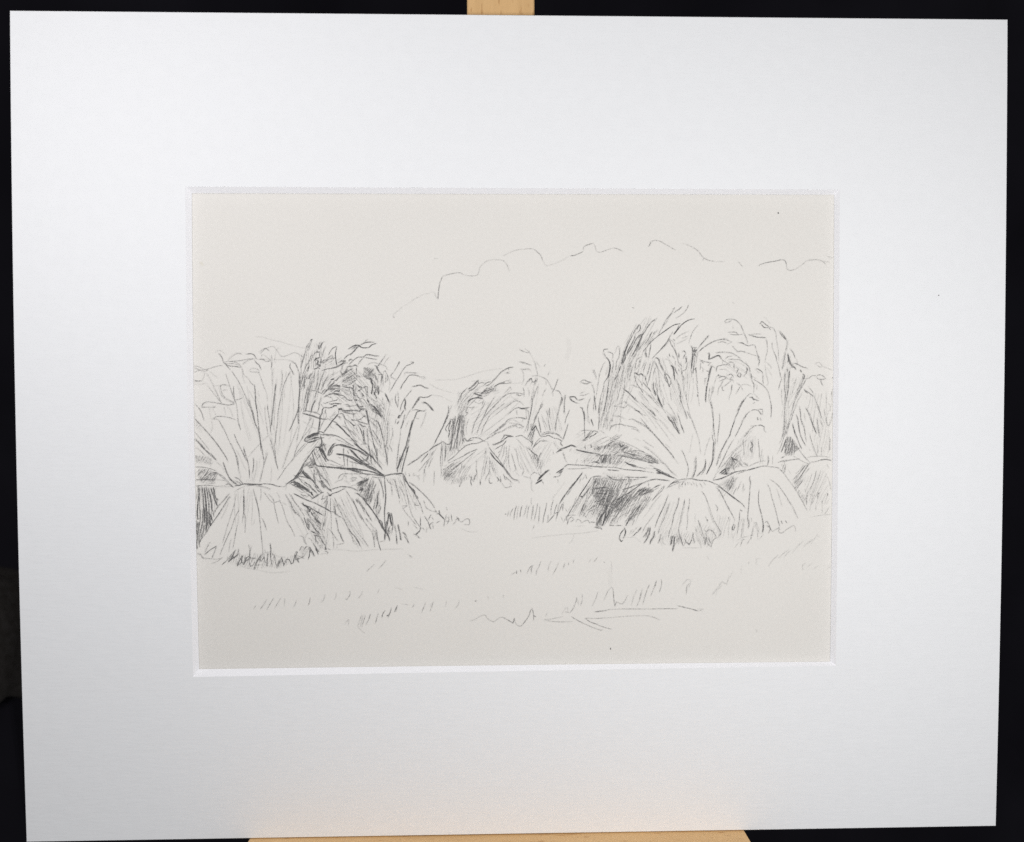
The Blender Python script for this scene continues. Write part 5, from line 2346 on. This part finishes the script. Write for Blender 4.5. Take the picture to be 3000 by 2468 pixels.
H4,3.05,4.00,72:2396 -1818 536 104 108 -644 -214 -536 -376 56
H4,3.6,4.50,50:2396 -534 1017 103 376 -270 592 -324 -699 57 -644 164 -589 110
H4,3.6,4.50,70:2449 -748 804 -57 107 -268 -804 -18
H2,4.7,6.00,60:1753 -2350 696 853 1 -1287 -483 3
H3,3.6,5.00,55:3577 -2577 591 534 -53 -322 -537 -642 -215 -52
H2,4.15,5.50,60:3361 -1502 752 -4 -215 -160 -537 -50
H2,4.15,6.00,65:4750 1486 212 639 217 -747 -105 -533
H3,4.15,5.00,-62:4914 471 184 -428 -21 -182 -270 504
3,0:4681 868 199 -296 149 -296
3,0:4779 1212 50 -296
3,0:4333 1655 50 -344
3,0:5001 1555 75 -344
3,0:3791 1214 148 -147 174 -198
H3,2.8,9.00,-50:3358 1063 749 105 970 -1393 -215 -106 -968 646
H3,2.8,8.00,-66:4105 2127 642 211 542 -1494 -214 -427 -647 857
H4.5,3,6.00,62:1539 -2563 857 1173 107 -1180 -321 -212
H5.5,3.2,5.00,66:2449 -1497 1127 -60 -107 -482 -429 -856 -537 3
H6,3,5.00,-8:2449 -1926 590 104 1 -644 -537 -104
H3,2.8,8.00,70:4438 -2367 753 210 -212 -1075 -539 4
H4,3,6.00,72:4494 -3175 917 -60 217 -325 -863 -102
H3.5,3,7.00,70:5734 -2914 541 -219 -106 -539 -324 2
H3,2.8,8.00,78:5069 2125 536 212 -101 -1493 -323 1
H4,3,6.00,48:1968 -959 1392 528 752 -432 -859 -317 -1071 6
#K
4,0:496 -2363 -14 -299
4,0:632 -2296 -41 -230 -68 -299
5,0:699 -2391 -27 -326 -14 -190
5,0:916 -2284 -41 -217 -54 -217 -27 -190
4,0:957 -2665 -1 -163 -27 -81
5,0:1120 -2204 -55 -190 -27 -163
5,0:1242 -2313 -68 -190 -28 -163
5,0:1282 -2368 -27 -244 -55 -217
5,4:1445 -2260 -27 -190
6,0:1418 -2287 -109 -244 -81 -136
5,5:1418 -2423 0 -82
4,0:1065 -2557 -27 -108
5,0:1146 -2666 -190 -216
5,0:1174 -2612 135 54
4,0:1363 -2722 55 -109
4,4:1445 -2886 108 217
5,0:1553 -2968 55 190
4,0:1282 -2314 55 -109
4,0:1499 -2451 55 -109
3,0:1038 -2774 108 135
5,0:-380 -2623 12 -4
5,0:-271 -2518 -20 -89 -21 -73
5,0:-137 -2450 -49 -85 -33 -89 -12 -65
5,0:-32 -2373 -32 -98 -29 -137 -17 -187
3,0:33 -2382 -29 -121 -16 -171 -13 -114
6,0:150 -2358 -36 -106 -25 -137 -12 -114
4,0:304 -2327 -37 -113 -40 -162 -33 -81
4,0:381 -2368 -41 -65 -8 -97 -33 -154 0 -73
3,0:434 -2125 -8 -138 20 -65
4,0:494 -2352 -20 -90 -17 -186 -20 -114 -4 -65
#N
4,0:-8149 -5423 -53 -95
4,0:-7814 -5248 -89 -141 -107 -141
4,0:-7604 -5208 -125 -201 -78 -141
4,0:-7376 -5199 -89 -141 -107 -177
3,0:-7254 -5218 -20 -231
4,0:-6894 -5257 -29 -106 -53 -106
4,0:-6465 -5200 -30 -149 -36 -89
4,0:-6008 -5105 -37 -142 -78 -106
3,0:-5657 -5044 -18 -135 -36 -71
4,0:-5377 -5235 35 -36 89 123 36 125 -53 11
4,0:-4848 -5027 -36 -88 -78 -99
3,0:-4319 -4960 -72 -117
2,0:-3826 -4894 246 -91
2,0:-3226 -4899 246 -56
3,0:-5401 -6018 124 123 -9 -178
3,0:-4871 -5738 -72 -196 -62 -184
3,0:-4836 -5757 -55 -248 -36 -114
4,0:-4766 -5775 -72 -231 -54 -114
5,0:-4607 -5741 -54 -160 -72 -149
3,0:-5005 -6118 112 -119 105 -90
4,0:-4360 -5718 -36 -114
5,0:-4396 -5814 -29 -125 -26 -78
6,0:-4148 -5621 -71 -106 -29 -124
5,0:-3954 -5534 -36 -160 -89 -106
9,5:-4079 -5782 21 -11
5,0:-3954 -5587 -90 -249
7,0:-3759 -5464 -43 -89 -47 -106
5,0:-3777 -5535 -36 -117
4,0:-3237 -5433 -57 -96
5,0:-2883 -5383 -36 -107
4,0:-2919 -5490 -57 -124 -36 -96
4,0:-2646 -5368 -36 -124 -61 -160
3,0:-2700 -5421 -35 -106
3,0:-2232 -5336 -26 -160
3,0:-1832 -5340 -36 -124 -82 -106
3,0:-4702 -4378 230 211
4,0:-4684 -4364 88 81
4,0:-4332 -4303 106 106 107 141
4,0:-3361 -3902 63 -54
2,0:-3618 -5419 212 -31
3,0:-1337 -5344 36 -11
5,0:-32 -4418 0 -76
5,0:90 -4388 11 -50
3,0:-203 -4531 133 75
5,0:482 -4231 -95 -76 -96 -171
5,0:493 -4239 -87 -144
4,0:436 -4345 -12 -153
4,0:730 -4111 -58 -160 -76 -152 -19 -134
3,0:1053 -4121 -76 -152 -27 -172
4,0:1282 -4169 -57 -145 -115 -209
4,0:1484 -4163 -50 -183
3,0:1606 -4156 -8 -84
4,0:1766 -4081 -26 -103
3,0:2293 -4073 -57 -77
4,0:2503 -4010 -103 -129
4,0:2713 -4153 8 -12
3,0:-1327 -5363 19 31
3,0:-928 -5213 11 -96
4,0:-452 -5160 -1 -96
3,0:9024 -4458 -13 150 87 61
2,0:9149 -4359 175 123
2,0:9350 -4436 150 99
2,0:9777 -4440 150 99
2,5:6150 -5208 174 223 124 174 150 -76 74 249
2,0:6250 -5234 49 149 149 174
2,0:6598 -4837 198 347
2,0:7046 -4542 24 200
2,0:7545 -4296 -14 199 138 24
2,0:7294 -4244 12 74
2,5:7920 -4324 149 198 150 149
2,5:8244 -4077 150 148 174 124
2,5:8419 -4029 199 198
2,6:8694 -3906 149 198 174 149
2,6:9044 -3709 149 124 125 74
2,0:9294 -3611 173 273 76 -75
3,0:6020 -4085 -50 101
3,0:7558 -6423 -1 75
#O
3,0:-1482 -5981 153 63 171 94 114 30 57 -31
3,0:-1025 -5794 114 -147 190 -79
4,0:-759 -6019 190 132 114 10 114 -70
5,0:-455 -5877 190 -109 115 -70 38 145 -19 -134
5,0:-150 -6045 38 115 57 -154 95 -66 76 7 96 114 133 191 58 172 57 64
5,0:460 -5602 38 -200 0 -172
5,0:498 -5821 57 -39
#Y
2,9:-9702 5186 58 -71
#L1
2,0:-8060 2920 192 -12 240 -73 360 -85 361 -109 337 -85
#L2
2,0:-8627 -4169 192 -75 363 -77 363 -77 316 -2 268 47
#L3
2,0:-5825 -3698 195 5 244 -21 243 -32 293 4 195 10 183 24 306 10 611 7
#S1
2,0:-3412 -3864 100 -102
#L4
2,0:-2705 1433 268 -135 428 -135
#L5
2,0:-2653 1111 295 -55 321 -162
#L6
2,0:-2543 1567 644 25 483 133 323 107 619 93
#L7
2,0:-1416 1537 349 -1 242 54
#L8
2,0:467 -3368 543 50 462 51 489 24 571 78
#L9
2,0:1770 -3269 -27 -136 -109 -163
#L10
2,0:3186 -3388 491 -4 191 -138
#L11
2,0:1066 -2176 217 270 217 297
#L12
2,0:1825 -3024 272 25
#S2
3,4:3598 3808 35 -14
#S3
2,0:6741 3960 36 -18
#S4
9,5:8156 6749 3 -8
#S5
9,4:2922 -6887 2 -31
#O2
3,0:841 -5958 191 17 191 36 191 37
3,0:841 -5966 267 -53 344 -15 267 9
3,0:918 -5767 -39 -77
3,0:1395 -5772 95 153 77 37 0 -153
4,0:1643 -5755 115 172 76 191 20 115
4,0:1490 -5715 134 -28
4,0:2026 -5164 0 -192 -58 -172
3,0:1873 -5297 38 -211
3,0:2523 -5091 -58 -192 -114 -248
3,0:2714 -5362 115 268 114 152
5,0:2943 -4942 58 -77 19 -269 39 -277
4,0:3059 -5565 38 142 77 -20 115 -40 95 115 77 153
3,0:3576 -5524 77 269 95 210
3,0:3749 -5564 115 268 57 288
4,0:3941 -5489 114 384 95 230
4,0:3901 -5065 -76 -307
4,0:4190 -5241 114 287 65 192
5,0:4369 -4762 -46 -192
5,0:4522 -4725 12 -154 -64 -230
3,0:5207 -4885 134 153 115 -20 -38 -173 -96 -57 39 -96
4,0:5418 -4848 -96 -134 1 -212
5,0:2408 -5724 306 35 230 37
4,0:2944 -5652 383 8 384 -4 460 -5 461 4 385 -4
4,0:2446 -5736 345 47
6,0:5036 -5557 212 -52 231 -56
6,0:5479 -5665 231 -72
3,0:5671 -5659 193 -21
3,0:5710 -5698 116 -40
5,0:1689 -5871 183 -117 230 -118
4,0:2102 -6106 268 -118 249 -91
5,0:2600 -6315 57 23
4,0:2121 -5925 325 -11 345 16
3,0:2791 -5920 728 50
5,0:2121 -5933 172 -117 230 -79
4,0:2523 -6148 230 -80 192 -52
3,0:3500 -5869 326 4 269 -2 231 -68 154 -67
2,0:6208 -5163 77 115
2,0:2943 -4136 19 -384
#S6
0.8,14:1574 2820 53 -265 -85 -318
#S7
0.6,16:2880 -4402 55 -540"""
def parse(txt):
    out = []; g = None
    for ln in txt.split('\n'):
        ln = ln.strip()
        if not ln: continue
        if ln[0] == '#': g = ln[1:]; continue
        h = ln[0] == 'H'
        head, pts = (ln[1:] if h else ln).split(':')
        q = list(map(int, pts.split())); P = [(q[0], q[1])]
        for i in range(2, len(q), 2): P.append((P[-1][0] + q[i], P[-1][1] + q[i + 1]))
        P = [(x * 1e-2, -y * 1e-2) for x, y in P]      # mm, y down
        out.append((h, g, [float(a) for a in head.split(',')], P))
    return out

U = .1056                      # one photographic pixel on the sheet, mm
CELL = .112                    # raster cell of the graphite layer, mm
GX0, GY0 = -99.9, -74.6
GW, GH = int(199.8 / CELL), int(149.4 / CELL)
AL=[0,.13,.27,.43,.56,.67,.78,.88,.96,1.0]
def crom(P,step):
    P=np.asarray(P,float)
    if len(P)==2: 
        n=max(2,int(np.hypot(*(P[1]-P[0]))/step)+1); t=np.linspace(0,1,n)[:,None]
        return P[0]*(1-t)+P[1]*t
    out=[]
    for i in range(len(P)-1):
        p1,p2=P[i],P[i+1]; L=np.hypot(*(p2-p1))
        p0=P[i-1] if i else p1-(p2-p1); p3=P[i+2] if i+2<len(P) else p2+(p2-p1)
        # centripetal-ish: clamp tangents
        m1=(p2-p0)/2; m2=(p3-p1)/2
        # sharp corners keep sharp
        def ang(a,b):
            la=np.hypot(*a);lb=np.hypot(*b)
            return (a@b)/(la*lb+1e-9)
        if i and ang(p1-p0,p2-p1)<0.2: m1=(p2-p1)
        if i+2<len(P) and ang(p2-p1,p3-p2)<0.2: m2=(p2-p1)
        for m in (m1,m2):
            l=np.hypot(*m)
            if l>1.2*L: m*=1.2*L/l
        n=max(2,int(L/step)+1); t=np.linspace(0,1,n,endpoint=False)[:,None]
        t2=t*t;t3=t2*t
        out.append((2*t3-3*t2+1)*p1+(t3-2*t2+t)*m1+(-2*t3+3*t2)*p2+(t3-t2)*m2)
    out.append(P[-1:]); return np.concatenate(out)
def inside(x,y,P):
    c=False;n=len(P);j=n-1
    for i in range(n):
        xi,yi=P[i];xj,yj=P[j]
        if (yi>y)!=(yj>y) and x<(xj-xi)*(y-yi)/(yj-yi)+xi: c=not c
        j=i
    return c
def hatch(P,sp,ang,rnd,u):
    # u = one source-pixel length; y down
    a=math.radians(ang); dx,dy=math.cos(a),-math.sin(a); nx,ny=-dy,dx
    S=[x*nx+y*ny for x,y in P]; D=[x*dx+y*dy for x,y in P]
    s=min(S)+sp*.5; out=[]
    while s<max(S):
        t=min(D);run=None
        j=rnd.uniform(-.12,.12)
        while t<max(D)+u:
            x=t*dx+s*nx; y=t*dy+s*ny
            ins=inside(x,y,P)
            if ins and run is None: run=t
            if (not ins) and run is not None:
                if t-run>3*u:
                    e0=rnd.uniform(-1,1)*2*u; e1=rnd.uniform(-1,1)*2*u
                    mid=(run+t)/2; w=(t-run)*rnd.uniform(-.05,.05); tl=(t-run)*j*.5
                    out.append(((( run+e0)*dx+(s-tl)*nx,(run+e0)*dy+(s-tl)*ny),(mid*dx+(s+w)*nx,mid*dy+(s+w)*ny),((t+e1)*dx+(s+tl)*nx,(t+e1)*dy+(s+tl)*ny)))
                run=None
            t+=u
        s+=sp*rnd.uniform(.75,1.3)
    return out
def vnoise(h,w,cell,rs):
    gh,gw=int(h/cell)+3,int(w/cell)+3
    g=rs.random((gh,gw)).astype(np.float32)
    y=np.arange(h)/cell;x=np.arange(w)/cell
    yi=y.astype(int);xi=x.astype(int);fy=(y-yi)[:,None];fx=(x-xi)[None]
    fy=fy*fy*(3-2*fy);fx=fx*fx*(3-2*fx)
    a=g[yi][:,xi];b=g[yi][:,xi+1];c=g[yi+1][:,xi];d=g[yi+1][:,xi+1]
    return (a*(1-fx)+b*fx)*(1-fy)+(c*(1-fx)+d*fx)*fy
def draw(A,P,d,wd,u,cell,x0,y0,rnd,hat=False):
    """accumulate one stroke into coverage grid A; u=source px length, cell=grid cell length"""
    wd=(wd*.80 if wd else 2.45+0.08*d)
    pts=crom(P,cell*.6)
    n=len(pts)
    al=AL[int(d)]*(1-(d%1))+AL[min(9,int(d)+1)]*(d%1)
    s=np.arange(n)*cell*.6/u
    ph=rnd.uniform(0,6.28);ph2=rnd.uniform(0,6.28)
    pr=.88+.10*np.sin(s/17+ph)+.08*np.sin(s/5.3+ph2)
    L=s[-1]
    tap=np.minimum(1,.55+.45*np.minimum(s,L-s)/6.0) if L>8 else 1.0
    al=al*pr*tap
    r=(wd*.5)*u*(.85+.15*pr*tap)
    gx=(pts[:,0]-x0)/cell;gy=(pts[:,1]-y0)/cell
    R=int(math.ceil(wd*.5*u/cell+1.6))
    ix=np.round(gx).astype(int);iy=np.round(gy).astype(int)
    bx0=max(ix.min()-R,0);bx1=min(ix.max()+R+1,A.shape[1]);by0=max(iy.min()-R,0);by1=min(iy.max()+R+1,A.shape[0])
    if bx1<=bx0 or by1<=by0: return
    B=np.zeros((by1-by0,bx1-bx0),np.float32)
    rc=r/cell
    for oy in range(-R,R+1):
        for ox in range(-R,R+1):
            X=ix+ox;Y=iy+oy
            dist=np.hypot(X-gx,Y-gy)
            v=al*np.clip((rc+.75-dist)/1.5,0,1)
            m=(v>.01)&(X>=bx0)&(X<bx1)&(Y>=by0)&(Y<by1)
            if m.any(): np.maximum.at(B,(Y[m]-by0,X[m]-bx0),v[m].astype(np.float32))
    S=A[by0:by1,bx0:bx1]
    hi=np.maximum(S,B); lo=np.minimum(S,B)
    S[:]=hi+(1-hi)*lo*(.6 if hat else .4)
def make_tooth(H,W,cell,u,rs):
    k=u/cell
    g=.55*vnoise(H,W,max(1.0,2.0*k),rs)+.3*vnoise(H,W,max(1.0,1.3*k),rs)+.15*vnoise(H,W,6*k,rs)
    return np.clip((g-.5)/.30+.5,0,1)
def grain(A,g):
    c=np.clip((A*1.25-.66*g)/.42,0,1)
    return np.clip(.42*c*(.42+.58*A)+.64*A*(1.10-.36*g),0,1)*(A>.015)

rnd = random.Random(3)
SOFT = {'J': .84, 'L': .85, 'N': .92, 'O': .9, 'I': .95}
layers = {}
for h, g, hd, P in parse(STROKES):
    A = layers.setdefault(g, np.zeros((GH, GW), np.float32))
    if h:
        for q in hatch(P, hd[2] * U, hd[3], rnd, U):
            draw(A, q, hd[0] * rnd.uniform(.5, .8), hd[1], U, CELL, GX0, GY0, rnd, True)
    else:
        draw(A, P, hd[0] * SOFT.get(g.rstrip('0123456789'), 1), hd[1], U, CELL, GX0, GY0, rnd)
        if g not in ('J', 'L', 'N', 'O', 'O2', 'K') and g[0] not in 'SYL' and len(P) > 2 and rnd.random() < .7:
            # a second, lighter pass of the pencil beside the first
            ax, ay = rnd.gauss(0, 1.9) * U, rnd.gauss(0, 1.2) * U; bx, by = ax * rnd.uniform(-.6, 1.1), ay
            k = len(P) - 1
            draw(A, [(x + ax * (1 - i / k) + bx * i / k, y + ay) for i, (x, y) in enumerate(P)], hd[0] * rnd.uniform(.4, .65), 3.2, U, CELL, GX0, GY0, rnd)
tooth = make_tooth(GH, GW, CELL, U, np.random.RandomState(1))

INFO = {
 'A': ('stook_sketch', 'large pale stook at the left edge with loosely drawn ears on top'),
 'E2': ('stook_sketch', 'dark shaded sliver of a stook cut by the left edge'),
 'B': ('stook_sketch', 'stook with thick dark scribbled ears behind the large left stook'),
 'C': ('stook_sketch', 'stook with long drooping leaves and one thick straight stem'),
 'M': ('stook_sketch', 'small rounded stook base in front of the dark left gap'),
 'D': ('stook_sketch', 'far stook in the middle with a dark hatched left side'),
 'E': ('stook_sketch', 'faint far stooks right of the middle one'),
 'F': ('stook_sketch', 'tall stook of upright leaves behind the big right stook'),
 'G': ('stook_sketch', 'big right stook with stalks fanning out and dark shading on its left'),
 'H': ('stook_sketch', 'stook with curling ears right of the big fanning stook'),
 'I': ('stook_sketch', 'half stook cut by the right edge of the sheet'),
 'J': ('cloud_sketch', 'thin wavy pencil outline of clouds'),
 'K': ('stubble_sketch', 'row of upright ticks at the foot of the dark shading'),
 'N': ('stubble_sketch', 'rows of faint slanting ticks in the foreground'),
 'O': ('stubble_sketch', 'zigzag line at the bottom of the sheet'),
 'O2': ('stubble_sketch', 'flat strokes and tall ticks at the bottom of the sheet'),
 'L': ('ground_line_sketch', None),
 'S': ('ink_speck', None),
 'Y': ('foxing_spot', 'pale yellow spot near the upper left edge'),
}
total = np.zeros((GH, GW), np.float32)
for g, A in layers.items():
    if g[0] not in 'SY': A[:] = grain(A, tooth)
    elif g != 'Y' and A.max() < .2: A *= .45      # thumb smudges
    if g != 'Y': total[:] = 1 - (1 - total) * (1 - A)
total = np.clip(total * .96, 0, .93)
names = list(layers)
# every cell of the sheet belongs to the subject whose strokes are strongest there
cellmax = []
for g in names:
    A = layers[g]
    cellmax.append(np.maximum.reduce([A[:-1, :-1], A[1:, :-1], A[:-1, 1:], A[1:, 1:]]))
cellmax = np.stack(cellmax); owner = cellmax.argmax(0); strong = cellmax.max(0) > .02
for k, g in enumerate(names):
    name, lab = INFO[g if g in INFO else g.rstrip('0123456789')]
    on = strong & (owner == k)
    A = layers[g] if g == 'Y' else total
    jj, ii = np.nonzero(on)
    if not len(jj): continue
    idx = -np.ones((GH, GW), np.int64)
    need = np.zeros((GH, GW), bool)
    for dj in (0, 1):
        for di in (0, 1): need[jj + dj, ii + di] = True
    vj, vi = np.nonzero(need); idx[vj, vi] = np.arange(len(vj))
    co = np.empty((len(vj), 3), np.float32)
    co[:, 0] = (GX0 + vi * CELL) * 1e-3; co[:, 1] = -(GY0 + vj * CELL) * 1e-3; co[:, 2] = PZ + .00002
    quads = np.stack([idx[jj + 1, ii], idx[jj + 1, ii + 1], idx[jj, ii + 1], idx[jj, ii]], 1).astype(np.int32)
    me = bpy.data.meshes.new(name)
    me.vertices.add(len(co)); me.vertices.foreach_set('co', co.ravel())
    me.loops.add(quads.size); me.loops.foreach_set('vertex_index', quads.ravel())
    me.polygons.add(len(quads)); me.polygons.foreach_set('loop_start', np.arange(0, quads.size, 4, dtype=np.int32))
    me.update(calc_edges=True)
    at = me.attributes.new('graphite', 'FLOAT', 'POINT'); at.data.foreach_set('value', A[vj, vi].astype(np.float32))
    me.materials.append(M_stain if g == 'Y' else M_graph)
    o = bpy.data.objects.new(name, me); C.objects.link(o); o.parent = sheet; 
    if lab: o['label'] = lab

vs = [(0.1318 + .00022 * math.cos(a) * r_, 0.04171 + .00018 * math.sin(a) * r_, .00001) for a, r_ in [(i * math.pi / 4, 1 + .2 * (i % 3)) for i in range(8)]]
M_dust = new_mat('grey_dust')[0]; M_dust.node_tree.nodes['Principled BSDF'].inputs['Base Color'].default_value = (.33, .32, .32, 1)
obj('dust_speck', vs, [tuple(range(8))], M_dust, mount)

# ------------------------------------------------------------------ easel
easel = tag(empty('easel', FACE), 'pale beech easel with an upright and a ledge holding the mounted drawing', 'easel')
MZ = -T - .0030
def plank(name, bx, mat, w=.0008):
    o = obj(name, *box(*bx), mat, easel); bev(o, w, 3); return o
plank('upright', (-0.01517, 0.00578, -.33, .30, MZ - .020, MZ), M_mast)
plank('ledge', (-0.08412, 0.0717, -H2 - .0162, -H2 - .0002, MZ + .0002, .0088), M_ledge, .0005)
plank('ledge_lip', (-0.08412 - .0035, 0.0717 + .0035, -H2 - .0162, -H2 + .0001, .0090, .0240), M_ledge, .0016)
plank('ledge_bracket', (-0.01517 + .002, 0.00578 - .002, -H2 - .06, -H2 - .0164, MZ + .0002, .006), M_mast)

# ------------------------------------------------------------------ dark surroundings
def cloth(name, fn, nu, nv, mat, thick=0):
    v = [fn(i / nu, j / nv) for j in range(nv + 1) for i in range(nu + 1)]
    f = [(j * (nu + 1) + i, j * (nu + 1) + i + 1, (j + 1) * (nu + 1) + i + 1, (j + 1) * (nu + 1) + i) for j in range(nv) for i in range(nu)]
    o = obj(name, v, f, mat, None, True)
    if thick:
        s = o.modifiers.new('thick', 'SOLIDIFY'); s.thickness = thick
    return o
def drape(u, w):
    x = -1.3 + 2.6 * u; z = .1 + 2.1 * w
    y = .55 + .018 * math.sin(x * 17 + .8 * math.sin(z * 3)) + .010 * math.sin(x * 41 + z * 2) + .012 * math.exp(-((z - 1.0) / .02) ** 2)
    return (x, y, z)
bk = cloth('dark_backdrop', drape, 260, 80, M_black, .002)
tag(bk, 'black cloth hanging in soft folds behind the easel', 'backdrop', 'structure')

# rounded grey chair back in the dark, seen past the lower left edge of the mount
def bundle():
    n, m_ = 40, 28; v = []; f = []
    r0 = random.Random(4); ph = [r0.uniform(0, 6.28) for _ in range(6)]
    for j in range(m_ + 1):
        th = math.pi * j / m_
        for i in range(n):
            a = 2 * math.pi * i / n
            r = 1 + .09 * math.sin(3 * a + ph[0] + 2 * th) + .05 * math.sin(7 * a + ph[1]) * math.sin(th) + .04 * math.sin(5 * th + ph[2])
            v.append((r * math.sin(th) * math.cos(a), r * math.sin(th) * math.sin(a), r * math.cos(th)))
    for j in range(m_):
        for i in range(n):
            f.append((j * n + i, j * n + (i + 1) % n, (j + 1) * n + (i + 1) % n, (j + 1) * n + i))
    return v, f
bv_, bf_ = bundle()
chair = tag(empty('padded_chair', Matrix.Identity(4)),
            'dim grey brown rounded chair back in the dark, left of the white mount', 'chair')
bd = obj('cushion', bv_, bf_, M_grey, chair, True)
bd.scale = (.040, .045, .047)

# ------------------------------------------------------------------ camera
cm = FACE @ Matrix(((0.9995530,0.0036612,-0.0296703,-0.0104762),(-0.0026553,0.9994226,0.0338723,0.0129539),(0.0297771,-0.0337783,0.9989857,0.2957041),(0,0,0,1)))
cam = bpy.data.objects.new('camera', bpy.data.cameras.new('camera')); C.objects.link(cam)
cam.matrix_world = cm
cam.data.sensor_fit = 'HORIZONTAL'; cam.data.sensor_width = 36; cam.data.lens = 33.6
cam.data.clip_start = .01; cam.data.clip_end = 20
cam.data.dof.use_dof = True; cam.data.dof.focus_distance = .2975; cam.data.dof.aperture_fstop = 18
scene.camera = cam
def at_px(px, py, dist):
    """point on the camera's sight line through a photo pixel, dist metres along the axis"""
    p = cm @ Vector(((px - 1500) / 2800 * dist, -(py - 1234) / 2800 * dist, -dist)); return p
chair.location = at_px(-62, 1868, .62)
post = obj('post', *box(-.02, .02, -.012, .012, -1.0, -.040), M_black, chair); bev(post, .004)

# ------------------------------------------------------------------ light: unseen point lights, added to fit the brightness across the mount
def point_light(name, loc, power, col, r):
    l = bpy.data.lights.new(name, 'POINT'); l.energy = power; l.color = col; l.shadow_soft_size = r
    o = bpy.data.objects.new(name, l); C.objects.link(o); o.location = FACE @ Vector(loc); return o
point_light('added_light', (.1006, .0063, .2587), 1.85, (1.0, .99, .985), .04)
point_light('added_light', (.3595, 1.4088, .9542), 6.3, (1.0, .985, .97), .18)
point_light('added_light', (-.1472, .0990, .1752), .70, (1.0, .985, 1.0), .03)
w = bpy.data.worlds.new('World'); scene.world = w; w.use_nodes = True
w.node_tree.nodes['Background'].inputs[0].default_value = (.97, .98, 1, 1)
w.node_tree.nodes['Background'].inputs[1].default_value = .252

scene.view_settings.view_transform = 'Standard'; scene.view_settings.look = 'None'
scene.view_settings.exposure = 0; scene.view_settings.gamma = 1; scene.view_settings.use_curve_mapping = False
scene.cycles.transparent_max_bounces = 24
scene.cycles.filter_width = 1.4
scene.cycles.use_denoising = False
